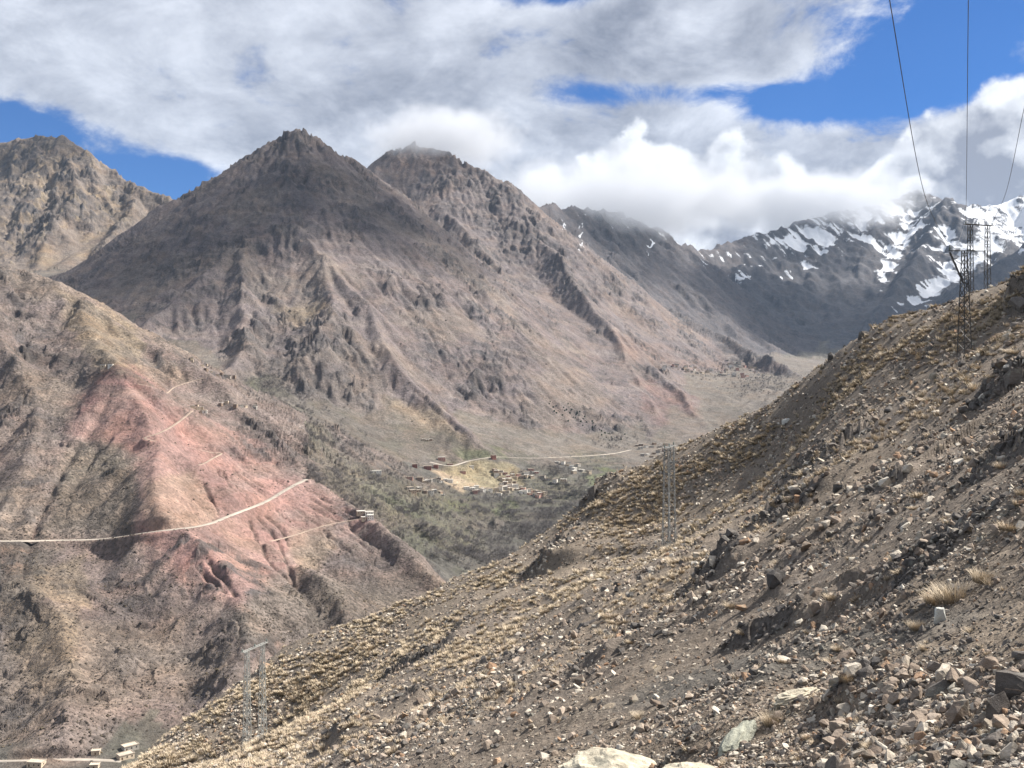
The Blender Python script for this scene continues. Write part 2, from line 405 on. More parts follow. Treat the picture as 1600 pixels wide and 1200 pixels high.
class N:
    """tiny node-tree builder"""
    def __init__(s, tree): s.t = tree; s.n = tree.nodes; s.l = tree.links
    def add(s, typ, ins=None, **attrs):
        nd = s.n.new(typ)
        for k, v in attrs.items(): setattr(nd, k, v)
        for k, v in (ins or {}).items():
            sock = nd.inputs[k]
            if hasattr(v, 'is_output') or isinstance(v, bpy.types.NodeSocket): s.l.new(v, sock)
            else: sock.default_value = v
        return nd
    def math(s, op, a, b=0.0, c=None, clamp=False):
        nd = s.n.new('ShaderNodeMath'); nd.operation = op; nd.use_clamp = clamp
        for i, v in enumerate((a, b) if c is None else (a, b, c)):
            if isinstance(v, bpy.types.NodeSocket): s.l.new(v, nd.inputs[i])
            else: nd.inputs[i].default_value = v
        return nd.outputs[0]
    def mix(s, f, a, b, blend='MIX'):
        nd = s.n.new('ShaderNodeMix'); nd.data_type = 'RGBA'; nd.blend_type = blend
        for sock, v in ((nd.inputs[0], f), (nd.inputs[6], a), (nd.inputs[7], b)):
            if isinstance(v, bpy.types.NodeSocket): s.l.new(v, sock)
            else: sock.default_value = v if not isinstance(v, tuple) or len(v) == 4 else (*v, 1)
        return nd.outputs[2]
    def noise(s, vec, scale, detail=4, rough=0.55, dist=0.0, out=0):
        nd = s.n.new('ShaderNodeTexNoise'); nd.inputs['Scale'].default_value = scale; nd.inputs['Detail'].default_value = detail
        nd.inputs['Roughness'].default_value = rough; nd.inputs['Distortion'].default_value = dist
        s.l.new(vec, nd.inputs['Vector'])
        return nd.outputs[out]
    def ramp(s, v, a, b, c0=0.0, c1=1.0, smooth=True):
        nd = s.n.new('ShaderNodeMapRange'); nd.interpolation_type = 'SMOOTHSTEP' if smooth else 'LINEAR'
        for i, x in enumerate((v, a, b, c0, c1)):
            if isinstance(x, bpy.types.NodeSocket): s.l.new(x, nd.inputs[i])
            else: nd.inputs[i].default_value = x
        return nd.outputs[0]

def new_mat(name):
    m = bpy.data.materials.new(name); m.use_nodes = True
    t = m.node_tree; t.nodes.clear()
    n = N(t)
    out = n.add('ShaderNodeOutputMaterial')
    bs = n.add('ShaderNodeBsdfPrincipled', {'Roughness': 0.95})
    bs.inputs['Specular IOR Level'].default_value = 0.15
    t.links.new(bs.outputs[0], out.inputs[0])
    return m, n, bs

def terrain_mat():
    m, n, bs = new_mat('mountain_soil_rock')
    geo = n.add('ShaderNodeNewGeometry'); pos = geo.outputs['Position']
    col = n.add('ShaderNodeAttribute', attribute_name='Col').outputs['Color']
    scr = n.add('ShaderNodeAttribute', attribute_name='scrub').outputs['Fac']
    snw = n.add('ShaderNodeAttribute', attribute_name='snow').outputs['Fac']
    n1 = n.noise(pos, 1 / 160.0, 6, .62); n2 = n.noise(pos, 1 / 22.0, 5, .62); n3 = n.noise(pos, 1 / 5.0, 3, .6)
    v = n.math('MULTIPLY', n.ramp(n1, .3, .7, .78, 1.22, False), n.ramp(n2, .3, .7, .72, 1.28, False))
    v = n.math('MULTIPLY', n.math('MULTIPLY', v, .80), n.ramp(n3, .3, .7, .7, 1.3, False))
    c = n.mix(1.0, col, n.add('ShaderNodeCombineColor', {0: v, 1: v, 2: v}).outputs[0], 'MULTIPLY')
    # hue drift between rusty and grey
    c = n.mix(n.ramp(n.noise(pos, 1 / 70.0, 4, .6), .42, .66, 0, .55), c, n.mix(1.0, c, (1.12, .99, .88), 'MULTIPLY'))
    # scattered low scrub
    dots = n.ramp(n.noise(pos, 1 / 3.6, 2, .5), .53, .60)
    big = n.ramp(n.noise(pos, 1 / 11.0, 3, .6), .50, .62)
    dots = n.math('MAXIMUM', n.math('MULTIPLY', dots, .8), n.math('MULTIPLY', big, .75))
    c = n.mix(n.math('MULTIPLY', dots, scr), c, (.075, .063, .054))
    sn = n.ramp(n.math('ADD', snw, n.math('MULTIPLY', n.math('SUBTRACT', n.noise(pos, 1 / 70.0, 8, .7), .5), 1.1)), .38, .62)
    c = n.mix(sn, c, (.66, .68, .72))
    t = m.node_tree
    t.links.new(c, bs.inputs['Base Color'])
    bp = n.add('ShaderNodeBump', {'Strength': .9, 'Distance': 1.0})
    hgt = n.math('ADD', n.math('MULTIPLY', n.noise(pos, 1 / 14.0, 7, .72), 7.0), n.math('MULTIPLY', dots, n.math('MULTIPLY', scr, 1.2)))
    t.links.new(hgt, bp.inputs['Height'])
    t.links.new(bp.outputs[0], bs.inputs['Normal'])
    return m

# ------------------------------------------------------------------ fine relief of the mountains
CRAGS = [(500, 535, 85, 50, 1), (465, 595, 75, 48, 1), (545, 600, 40, 50, .8), (425, 555, 40, 28, .7), (500, 692, 60, 35, .8), (545, 715, 45, 22, .7), (440, 620, 50, 40, .5),
         (755, 600, 50, 32, 1), (812, 652, 45, 28, .8), (800, 570, 40, 35, .6), (742, 462, 26, 28, .9), (770, 440, 55, 30, .6), (450, 358, 60, 26, .8), (392, 385, 60, 26, .7),
         (250, 400, 70, 40, .6), (330, 455, 60, 30, .4), (460, 225, 60, 30, .9), (430, 290, 110, 50, .55), (560, 330, 90, 60, .4), (700, 265, 90, 40, 1), (790, 300, 50, 40, 1),
         (650, 240, 60, 30, 1), (860, 395, 50, 45, .6), (955, 445, 35, 22, .8), (690, 345, 40, 40, .5), (820, 370, 60, 40, .8), (1000, 350, 120, 40, 1), (700, 380, 60, 30, .5),
         (60, 280, 130, 60, 1), (100, 320, 130, 40, .9), (50, 350, 70, 40, .9), (180, 300, 60, 40, .8), (290, 305, 25, 12, .9),
         (40, 540, 60, 45, 1), (15, 495, 50, 35, .9), (110, 610, 45, 40, .5), (40, 690, 60, 50, .5), (178, 722, 26, 18, .9), (110, 780, 50, 30, .35), (30, 445, 40, 16, .8),
         (520, 895, 60, 26, .35), (580, 905, 50, 26, .45), (620, 895, 40, 30, .35), (420, 905, 30, 20, .3), (345, 1025, 36, 50, .7), (318, 1080, 26, 30, 1), (185, 1045, 45, 50, .7),
         (190, 980, 50, 30, .7), (80, 1060, 60, 70, .45), (30, 1140, 60, 50, .7), (310, 920, 30, 20, .5), (640, 700, 30, 16, .3), (1190, 560, 40, 14, .6), (1110, 510, 30, 14, .7),
         (1450, 360, 120, 60, .7), (1300, 400, 120, 40, .6), (1250, 420, 100, 50, .5)]
SMOOTH = [(120, 395, 60, 26), (240, 350, 40, 30), (300, 760, 100, 50), (300, 690, 80, 50), (420, 790, 90, 40), (160, 520, 60, 40), (480, 480, 40, 14), (680, 670, 60, 26),
          (1060, 640, 40, 50), (200, 640, 40, 40), (540, 430, 60, 40), (600, 520, 40, 60), (880, 600, 60, 60)]

def blobs(px, py, L):
    s = np.zeros_like(px)
    for b in L:
        q = ((px - b[0]) / b[2]) ** 2 + ((py - b[1]) / b[3]) ** 2
        s = np.maximum(s, np.exp(-q) * (b[4] if len(b) > 4 else 1.0))
    return s

def relief(x, y, z0):
    yy = np.maximum(y, 50)
    px = 800 + F * x / yy; py = 600 - F * z0 / yy
    px = px + 14 * pnoise(x / 60, y / 60, 3); py = py + 14 * pnoise(x / 60, y / 60, 8)
    D = np.clip(y / 2400.0, .5, 4.0)
    gen = sstep(.02, .42, fbm(x, y, 330, 3, 21)) * .6
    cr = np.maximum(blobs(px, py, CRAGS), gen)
    cr = cr * (1 - .8 * blobs(px, py, SMOOTH))
    cr = cr * (.35 + .65 * sstep(-.25, .2, fbm(x, y, 60, 2, 77)))
    k = sstep(4200, 6200, y)
    # crags: broken steps and ridges
    r1 = ridged(x + .3 * y, y - .2 * x, 120, 5, 90, .5) - .45
    r1 = np.where(r1 > .12, .12 + (r1 - .12) * .35, r1)
    r2 = ridged(x, y, 240, 6, 140, .5) - .45
    r4 = ridged(x, y, 30, 4, 160, .55) - .45
    r4 = np.where(r4 > .1, .1 + (r4 - .1) * .4, r4)
    b = fbm(x, y, 26, 4, 30, .6)
    r3 = ridged(x - .25 * y, y + .25 * x, 44, 5, 180, .55) - .42
    pat = sstep(-.15, .30, fbm(x, y, 170, 3, 190)) * (1 - blobs(px, py, SMOOTH))
    h3 = (1 - k) * D * pat * 5.0 * np.clip(r3, -.45, .22)
    cg = cr * (1 - .8 * k)
    cr = np.maximum(cr, pat * sstep(.05, .35, r3) * .75 * (1 - k))
    wx_, wy_ = x + 7 * pnoise(x / 17, y / 17, 61), y + 7 * pnoise(x / 17, y / 17, 66)
    f1 = facets(wx_, wy_, 46, 3) - .4; f2 = facets(wx_, wy_, 19, 7) - .4
    patc = pat * sstep(.0, .30, r3 + .3 * b) * (1 - k)
    h = h3 + cg * (30 * r1 * np.clip(D, .5, 1.4) + (17 * f1 + 10 * f2) * np.clip(D, .42, 1.25) + 6 * r4) + patc * 6.5 * f2 * D + (.9 + 1.2 * cg) * b + k * (40 * r2 + 9 * f1) * (.4 + .6 * cr) + (2 + 5 * k) * fbm(x, y, 95, 3, 33)
    return h, cr, px, py

CARVE = []            # filled below: road benches, rills, terraces
def mountain_z(x, y, full=False):
    z0 = coarse(x, y)
    h, cr, px, py = relief(x, y, z0)
    soft = valley_mask(x, y, z0)
    z = z0 + h * (1 - soft * .85)
    for fn in CARVE: z = fn(x, y, z)
    return (z, z0, cr, px, py) if full else z

_valz = near.bilin
def valley_mask(x, y, z0):
    return np.clip(near.bilin(VM, x, y), 0, 1) * (y < 5800)
VM = (near.g == GROUPS.index('valley')).astype(np.float32)
for _ in range(3): VM = blur(VM)

def cast(pxs, pys, ymin=560, ymax=11000, n=1500, fn=None):
    """where do these photo pixels hit the mountains"""
    fn = fn or mountain_z
    pxs = np.asarray(pxs, float); pys = np.asarray(pys, float)
    out = []
    ys = np.geomspace(ymin, ymax, n)
    for a, b in zip(pxs, pys):
        u, v = (a - 800) / F, (600 - b) / F
        z = fn(u * ys, ys)
        below = np.nonzero(z >= v * ys)[0]
        if len(below) == 0: out.append((np.nan,) * 3); continue
        i = below[0]
        if i > 0:
            d0 = v * ys[i - 1] - z[i - 1]; d1 = v * ys[i] - z[i]; t = d0 / (d0 - d1 + 1e-9)
            yy = ys[i - 1] + t * (ys[i] - ys[i - 1])
        else: yy = ys[0]
        out.append((u * yy, yy, float(fn(np.array([u * yy]), np.array([yy]))[0])))
    return np.array(out)

def resample(pts, step):
    pts = np.asarray(pts, float); d = np.r_[0, np.cumsum(np.hypot(*np.diff(pts[:, :2], axis=0).T))]
    s = np.linspace(0, d[-1], max(2, int(d[-1] / step)))
    return np.stack([np.interp(s, d, pts[:, k]) for k in range(3)], 1)

def nearest_on(line, x, y, reach):
    """distance to a polyline and interpolated height, computed only near it"""
    lo = line[:, :2].min(0) - reach; hi = line[:, :2].max(0) + reach
    idx = np.nonzero((x > lo[0]) & (x < hi[0]) & (y > lo[1]) & (y < hi[1]))[0]
    if len(idx) == 0: return idx, None, None
    xs, ys = x[idx], y[idx]
    bd = np.full(len(idx), 1e9); bz = np.zeros(len(idx)); 
    for a, b in zip(line[:-1], line[1:]):
        dx, dy = b[0] - a[0], b[1] - a[1]
        t = np.clip(((xs - a[0]) * dx + (ys - a[1]) * dy) / (dx * dx + dy * dy + 1e-9), 0, 1)
        d = np.hypot(xs - a[0] - t * dx, ys - a[1] - t * dy)
        m = d < bd; bd[m] = d[m]; bz[m] = (a[2] + t * (b[2] - a[2]))[m]
    return idx, bd, bz

# ------------------------------------------------------------------ roads, rills and terraces cut into the slopes
def smooth1(a, n):
    for _ in range(n):
        a = np.r_[a[0], (a[:-2] + 2 * a[1:-1] + a[2:]) / 4, a[-1]]
    return a

ROADS = []   # (name, label, half width, world line)
def add_road(name, pix, hw, ymin=560, ymax=11000, sm=40):
    c = cast([p[0] for p in pix], [p[1] for p in pix], ymin, ymax)
    c = c[~np.isnan(c[:, 0])]
    l = resample(c, 9.0); l[:, 0] = smooth1(l[:, 0], 8); l[:, 1] = smooth1(l[:, 1], 8)
    l[:, 2] = smooth1(mountain_z(l[:, 0], l[:, 1]), sm)
    ROADS.append((name, hw, l))
    def fn(x, y, z, l=l, hw=hw):
        shp = np.shape(z); xr, yr, zr = np.ravel(x), np.ravel(y), np.ravel(z).copy()
        idx, d, zz = nearest_on(l, xr, yr, hw * 3.5)
        if len(idx):
            w = 1 - sstep(hw * 1.3, hw * 3.3, d)
            zr[idx] = zr[idx] * (1 - w) + zz * w
        return zr.reshape(shp)
    CARVE.append(fn)

add_road('mountain_road', [(-40, 846), (0, 845), (60, 845), (110, 843), (180, 841), (250, 836), (300, 826), (350, 809), (400, 790), (440, 770), (462, 757), (478, 749)], 4.2)
add_road('valley_road', [(-30, 1190), (30, 1184), (90, 1181), (140, 1183), (190, 1190)], 2.2, 560, 900)
add_road('village_road', [(672, 722), (700, 734), (730, 722), (766, 714), (800, 716), (850, 715), (905, 714), (960, 709), (985, 703)], 4.0, 1500, 3200)
add_road('dirt_track', [(300, 642), (285, 656), (270, 668), (240, 684), (212, 690), (250, 690), (290, 694), (322, 700), (335, 708)], 2.4)
add_road('dirt_track', [(335, 708), (354, 706), (330, 718), (308, 727)], 2.2)
add_road('dirt_track', [(570, 810), (540, 814), (500, 822), (460, 833), (420, 846)], 2.0)
add_road('dirt_track', [(215, 600), (245, 610), (270, 602), (300, 592), (322, 590)], 2.0)

RILLS = []
def add_rill(pix, depth, hw, ymin=560):
    c = cast([p[0] for p in pix], [p[1] for p in pix], ymin, 4000)
    c = c[~np.isnan(c[:, 0])]
    l = resample(c, 6.0); RILLS.append(l)
    w0 = np.linspace(.5, 1, len(l))
    def fn(x, y, z, l=l):
        shp = np.shape(z); xr, yr, zr = np.ravel(x), np.ravel(y), np.ravel(z).copy()
        idx, d, zz = nearest_on(l, xr, yr, hw * 3)
        if len(idx):
            d = d + .9 * pnoise(xr[idx] / 9, yr[idx] / 9, 5)
            zr[idx] -= depth * np.clip(1 - d / hw, 0, 1) * (.7 + .6 * pnoise(xr[idx] / 25, yr[idx] / 25, 4))
        return zr.reshape(shp)
    CARVE.append(fn)

for r in [[(340, 734), (360, 760), (392, 790)], [(348, 738), (375, 765), (408, 788)], [(365, 735), (395, 760), (425, 778)], [(378, 738), (410, 760), (430, 770)],
          [(318, 755), (330, 780), (342, 802)], [(390, 812), (398, 835), (412, 858), (425, 885), (455, 910)], [(403, 808), (425, 830), (440, 860), (452, 890), (458, 910)],
          [(415, 805), (440, 828), (450, 852)], [(432, 795), (450, 812)], [(455, 790), (480, 808), (500, 822)], [(470, 782), (500, 800), (530, 815)], [(485, 778), (520, 800), (545, 812)],
          [(500, 776), (535, 795), (560, 805)], [(530, 825), (560, 845), (580, 862)], [(545, 820), (575, 843), (592, 855)], [(505, 828), (530, 848), (550, 865)], [(400, 735), (430, 750), (450, 760)],
          [(310, 880), (335, 905), (352, 925)], [(325, 875), (352, 905), (370, 930)], [(360, 700), (385, 720), (415, 735)]]:
    add_rill(r, 5.5, 4.0)
for r in [[(120, 700), (95, 740), (70, 790), (50, 840), (30, 900)], [(640, 600), (665, 620), (700, 655), (720, 675)], [(150, 700), (125, 745), (105, 770)],
          [(700, 592), (690, 560), (668, 512), (640, 485), (610, 455)], [(460, 910), (480, 940), (505, 985)]]:
    add_rill(r, 7.0, 9.0)

TER = cast([600, 640, 680, 720, 560, 630, 690, 740, 450, 470, 780, 860, 405, 425, 520, 930, 560, 650], [775, 790, 800, 790, 765, 815, 820, 745, 655, 690, 800, 770, 620, 680, 722, 715, 740, 770], 1200, 4000)
def terr_mask(x, y):
    m = np.zeros(np.shape(x))
    for c, r in zip(TER, [90, 100, 100, 80, 80, 90, 80, 60, 90, 80, 60, 80, 80, 80, 60, 70, 70, 80]):
        if not np.isnan(c[0]):
            m = np.maximum(m, 1 - sstep(r * .6, r * 1.15, np.hypot((x - c[0]), (y - c[1]) * .6) + 22 * pnoise(x / 40, y / 40, 2)))
    return m
def terraces(x, y, z):
    m = terr_mask(x, y)
    st = 6.0
    q = (z + 2.2 * pnoise(x / 90, y / 90, 12)) / st
    f = np.floor(q); t = q - f
    zt = (f + sstep(.72, .95, t)) * st - 2.2 * pnoise(x / 90, y / 90, 12)
    return z * (1 - m) + zt * m
CARVE.append(terraces)

# ------------------------------------------------------------------ the mountain sheet
def in_poly(px, py, poly):
    poly = np.asarray(poly, float); ins = np.zeros(px.shape, bool)
    j = len(poly) - 1
    for i in range(len(poly)):
        xi, yi = poly[i]; xj, yj = poly[j]
        c = ((yi > py) != (yj > py)) & (px < (xj - xi) * (py - yi) / (yj - yi + 1e-9) + xi)
        ins ^= c; j = i
    return ins
def soft_poly(px, py, poly, w):
    poly = np.asarray(poly, float)
    lo, hi = poly.min(0) - 3 * w, poly.max(0) + 3 * w
    out = np.zeros(px.shape, np.float32)
    idx = np.nonzero((px > lo[0]) & (px < hi[0]) & (py > lo[1]) & (py < hi[1]))[0]
    if len(idx) == 0: return out
    a, b = px[idx], py[idx]; d = np.full(len(idx), 1e9)
    for p, q in zip(poly, np.roll(poly, -1, 0)):
        e = q - p; t = np.clip(((a - p[0]) * e[0] + (b - p[1]) * e[1]) / (e @ e + 1e-9), 0, 1)
        d = np.minimum(d, np.hypot(a - p[0] - t * e[0], b - p[1] - t * e[1]))
    d = np.where(in_poly(a, b, poly), d, -d)
    out[idx] = sstep(-w, w, d)
    return out

NC, NR = 1150, 770
uu = np.concatenate([np.linspace(-.95, -.545, 50, endpoint=False), np.linspace(-.545, .545, NC - 100), np.linspace(.545, .95, 51)[1:]])
NC = len(uu)
def build_rows():
    cu = uu[::6]; ys = np.geomspace(520, 11000, 1300)
    YY = np.repeat(ys[None], len(cu), 0); XX = YY * cu[:, None]
    Z = coarse(XX.ravel(), YY.ravel()).reshape(XX.shape)
    v = Z / YY; v[:, 0] -= .0
    dv = np.diff(v, axis=1); run = np.maximum.accumulate(v, 1)[:, :-1]
    w = np.where((v[:, 1:] >= run - .002) & (dv > 0), 1.0, .10)
    ds = np.abs(dv) * w + np.diff(np.log(ys))[None] * .03
    s = np.concatenate([np.zeros((len(cu), 1)), np.cumsum(ds, 1)], 1); s /= s[:, -1:]
    R = np.stack([np.interp(np.linspace(0, 1, NR), s[i], ys) for i in range(len(cu))])
    for _ in range(6):                       # keep neighbouring columns alike
        R[1:-1] = (R[:-2] + 2 * R[1:-1] + R[2:]) / 4
    return np.stack([np.interp(uu, cu, R[:, k]) for k in range(NR)], 1)
Yg = build_rows(); Xg = Yg * uu[:, None]
xf, yf = Xg.ravel(), Yg.ravel()
zf, z0f, crag, px, py = mountain_z(xf, yf, True)

tn = near.bilin(near.g.astype(np.float32) * 0, xf, yf)
def near_group(x, y):
    i = np.clip(np.rint((x - near.x0) / near.c), 0, near.nx - 1).astype(int); j = np.clip(np.rint((y - near.y0) / near.c), 0, near.ny - 1).astype(int)
    a = near.g[j, i]
    i = np.clip(np.rint((x - far.x0) / far.c), 0, far.nx - 1).astype(int); j = np.clip(np.rint((y - far.y0) / far.c), 0, far.ny - 1).astype(int)
    b = far.g[j, i]
    inside = (x > near.x0) & (x < near.x1_) & (y < 5500)
    return np.where(inside, a, b)
near.x1_ = near.x0 + near.c * (near.nx - 1)
grp = near_group(xf, yf)
gx = G = None
BASE = np.array([(.268, .210, .190), (.205, .170, .166), (.20, .170, .168), (.118, .108, .112), (.105, .102, .110), (.205, .168, .142), (.17, .155, .13)], np.float32)
col = BASE[grp]
for _ in range(2):        # blend group colours a little across their seams
    c3 = col.reshape(NC, NR, 3); c3[1:-1, 1:-1] = (c3[:-2, 1:-1] + c3[2:, 1:-1] + c3[1:-1, :-2] + c3[1:-1, 2:] + c3[1:-1, 1:-1] * 2) / 6
    col = c3.reshape(-1, 3)
jx = px + 10 * fbm(xf, yf, 60, 3, 50); jy = py + 8 * fbm(xf, yf, 60, 3, 55)
def paint(mask, rgb, k=1.0):
    global col
    m = (mask * k)[:, None]; col = col * (1 - m) + np.array(rgb, np.float32) * m
yr = yf
nearm = (yr < 2300).astype(np.float32)
# ochre, grassy ground
och = sstep(-.05, .35, fbm(xf, yf, 260, 4, 61))
paint(och * (grp == 0), (.31, .245, .18), .5)
paint(och * (grp == 1), (.25, .205, .165), .5)
paint(sstep(.0, .4, fbm(xf, yf, 300, 4, 67)) * (grp == 2), (.25, .19, .16), .6)
paint(sstep(.05, .4, fbm(xf, yf, 200, 4, 68)) * (grp == 5), (.32, .245, .165), .7)
for pl, k in [([(90, 450), (160, 478), (225, 530), (215, 582), (150, 572), (112, 515)], .9), ([(225, 750), (300, 742), (338, 790), (335, 818), (250, 826), (225, 795)], .9),
              ([(345, 812), (395, 815), (405, 860), (370, 860)], .8), ([(455, 832), (520, 812), (525, 860), (470, 905)], .85), ([(55, 885), (130, 875), (140, 955), (50, 945)], .7),
              ([(20, 960), (120, 950), (130, 1060), (60, 1100), (10, 1020)], .55), ([(425, 490), (500, 472), (522, 488), (470, 512)], .8), ([(600, 620), (690, 640), (745, 705), (640, 700)], .8),
              ([(205, 570), (270, 560), (300, 600), (240, 610)], .4), ([(640, 700), (760, 700), (740, 720), (650, 716)], .7)]:
    paint(soft_poly(jx, jy, pl, 9) * (yr < 3000), (.35, .275, .185), k * .85)
# red soil
RED = [(150, 578), (200, 578), (262, 612), (332, 652), (420, 712), (478, 750), (562, 800), (605, 818), (565, 838), (470, 856), (462, 912), (430, 892), (372, 945), (325, 930), (262, 890), (222, 845), (210, 765), (222, 715), (150, 690), (95, 700), (118, 625)]
red = soft_poly(jx, jy, RED, 24) * nearm * (.75 + .5 * fbm(xf, yf, 90, 3, 71)).clip(.62, 1)
paint(red, (.405, .236, .208), .9)
paint(soft_poly(jx, jy, [(250, 880), (330, 910), (390, 960), (430, 1010), (380, 960), (300, 920)], 9) * nearm, (.42, .28, .235), .75)
paint(soft_poly(jx, jy, [(165, 578), (205, 580), (235, 605), (180, 612), (120, 660), (130, 615)], 8) * nearm, (.28, .145, .135), .65)
paint(soft_poly(jx, jy, [(0, 852), (50, 850), (40, 900), (0, 915)], 8) * nearm, (.36, .20, .15), .7)
for pl in ([(225, 750), (300, 742), (338, 790), (335, 818), (250, 826), (225, 795)], [(455, 832), (520, 812), (525, 860), (470, 905)]):
    paint(soft_poly(jx, jy, pl, 8) * nearm, (.36, .265, .20), .45)
paint(soft_poly(jx, jy, [(20, 1170), (190, 1190), (190, 1230), (-20, 1230)], 6) * nearm, (.36, .24, .19), .7)
paint(soft_poly(jx, jy, [(1040, 600), (1090, 620), (1110, 690), (1060, 690), (1010, 650), (1000, 590)], 8) * (yr > 2500), (.20, .135, .125), .75)
paint(soft_poly(jx, jy, [(960, 520), (1060, 560), (1200, 570), (1230, 580), (1100, 580), (980, 555)], 10) * (yr > 2500), (.27, .19, .16), .6)
# furrow shade painted dark into the rill colour, along with thorn scrub
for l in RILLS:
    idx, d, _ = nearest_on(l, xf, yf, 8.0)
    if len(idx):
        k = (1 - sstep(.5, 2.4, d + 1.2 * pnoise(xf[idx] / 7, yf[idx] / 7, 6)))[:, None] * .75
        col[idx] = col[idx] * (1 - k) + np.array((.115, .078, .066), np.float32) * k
# crags
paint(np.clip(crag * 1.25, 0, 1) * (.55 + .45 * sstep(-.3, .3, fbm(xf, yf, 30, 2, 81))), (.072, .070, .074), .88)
paint(np.clip(crag, 0, 1) * sstep(.12, .38, fbm(xf, yf, 45, 3, 84)) * (grp == 5), (.36, .285, .19), .8)
# upper cap peak: warm pale rock
paint(soft_poly(jx, jy, [(590, 262), (650, 225), (740, 262), (700, 262), (620, 290)], 9) * (grp == 2), (.34, .26, .22), .7)
# dark scrub
dark = soft_poly(jx, jy, [(110, 700), (190, 690), (215, 760), (212, 835), (100, 840), (70, 830)], 16) * nearm
dark = np.maximum(dark, soft_poly(jx, jy, [(0, 848), (90, 848), (50, 960), (0, 980)], 16) * nearm * .8)
dark = np.maximum(dark, soft_poly(jx, jy, [(360, 960), (420, 930), (520, 900), (660, 900), (640, 960), (500, 990), (380, 1010)], 18) * nearm * .7)
dark = np.maximum(dark, soft_poly(jx, jy, [(250, 600), (330, 640), (300, 660), (260, 640)], 14) * nearm * .4)
paint(dark, (.15, .13, .102), .75)
bey = ((grp != 0) | ((px > 480) & (py < np.interp(px, [475, 570, 640, 690, 720], [745, 803, 848, 903, 950]) - 3))) & (yf > 1200)
band = fbm((xf + .4 * yf) / 9, (zf + .12 * xf) , 22, 3, 96)
paint(sstep(.02, .3, band) * (.25 + .75 * np.clip(crag, 0, 1)) * (grp != 6), (.125, .115, .113), .55)
paint(sstep(.05, .3, -band) * (grp != 6) * (yr < 5600), (.26, .222, .195), .35)
# the river valley: grey leafless groves, terraces and small green fields
vm = valley_mask(xf, yf, z0f)
vm = np.maximum(vm, blobs(px, py, [(700, 800, 150, 60), (600, 760, 90, 45), (450, 660, 80, 45), (860, 770, 100, 45), (1200, 610, 60, 25), (400, 610, 50, 30), (780, 850, 120, 40)]) * (yr < 3300) * bey)
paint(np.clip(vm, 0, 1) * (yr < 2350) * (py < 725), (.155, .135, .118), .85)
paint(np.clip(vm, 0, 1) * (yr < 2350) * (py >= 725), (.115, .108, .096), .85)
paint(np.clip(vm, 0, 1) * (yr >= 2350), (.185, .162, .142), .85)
grn = sstep(.05, .3, fbm(xf, yf, 70, 3, 88)) * np.clip(vm, 0, 1) * np.where(yr < 2350, 1, .35)
paint(grn, (.125, .125, .088), .3)
for pl, k in [([(770, 790), (795, 775), (812, 780), (800, 795), (780, 800)], 1), ([(700, 785), (730, 778), (735, 792), (705, 798)], 1), ([(905, 745), (945, 735), (960, 750), (930, 765)], .9), ([(930, 738), (975, 735), (960, 748)], .8),
              ([(705, 705), (760, 698), (800, 708), (760, 716), (710, 714)], .75), ([(390, 640), (440, 660), (430, 690), (400, 670)], .6), ([(380, 595), (420, 600), (410, 630), (385, 620)], .45), ([(600, 772), (720, 775), (700, 800), (610, 800)], .3)]:
    paint(soft_poly(jx, jy, pl, 4) * bey * (yr < 3600), (.135, .155, .078), k * .7)
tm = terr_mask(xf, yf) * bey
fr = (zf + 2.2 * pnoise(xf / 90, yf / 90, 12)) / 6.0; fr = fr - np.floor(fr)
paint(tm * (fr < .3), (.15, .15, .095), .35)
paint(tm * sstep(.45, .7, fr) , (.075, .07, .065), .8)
# village knoll: bare tan
paint(soft_poly(jx, jy, [(690, 735), (740, 722), (790, 722), (825, 755), (790, 770), (720, 765)], 5) * (yr > 1500), (.30, .255, .165), .8)
paint(soft_poly(jx, jy, [(670, 728), (700, 738), (720, 750), (760, 764), (720, 766), (690, 748)], 4) * (yr > 1500), (.46, .36, .26), .8)
# snow
hi = sstep(620, 1350, zf + 160 * fbm(xf, yf, 500, 3, 93))
snow = np.zeros_like(zf)
lap = blur(blur(far.z)); lap = blur(blur(blur(blur(lap)))) - lap
gul = np.clip(far.bilin(lap, xf, yf) / 5.0, -1, 1) * 0
snow = np.maximum(snow, .38 * hi * (yr > 7000))
for pl, k, w in [([(1420, 310), (1450, 330), (1420, 390), (1375, 450), (1360, 445), (1390, 380), (1400, 340)], .72, 10), ([(1180, 375), (1300, 345), (1420, 310), (1440, 330), (1380, 350), (1320, 375), (1280, 400), (1200, 400)], .62, 12),
                 ([(1500, 320), (1640, 300), (1640, 370), (1560, 400), (1500, 440), (1440, 478), (1400, 480), (1490, 400), (1530, 360)], .70, 12), ([(1280, 390), (1330, 385), (1250, 425), (1200, 440)], .5, 12),
                 ([(1090, 395), (1160, 385), (1130, 410), (1100, 420)], .42, 8), ([(1140, 430), (1200, 410), (1150, 450)], .5, 8), ([(1450, 350), (1500, 350), (1490, 400), (1460, 400)], .5, 10)]:
    snow = np.maximum(snow, k * soft_poly(jx, jy, pl, w) * (yr > 5500))
for ln, k in [([(915, 340), (908, 360), (905, 390)], .8), ([(985, 352), (984, 368)], .6), ([(1018, 370), (1015, 390)], .6), ([(898, 336), (897, 346)], .6), ([(880, 350), (884, 368)], .5), ([(955, 352), (954, 362)], .5)]:
    for (a, b), (c, d) in zip(ln, ln[1:]):
        t = np.clip(((px - a) * (c - a) + (py - b) * (d - b)) / ((c - a) ** 2 + (d - b) ** 2), 0, 1)
        dd = np.hypot(px - a - t * (c - a), (py - b - t * (d - b)))
        snow = np.maximum(snow, k * (1 - sstep(1., 3.2, dd)) * (yr > 4000))
snow = snow + (.26 * np.clip(fbm(xf + .8 * yf, yf * .25, 60, 3, 97) * 2, -1, 1) - .22 * crag) * (snow > .2)
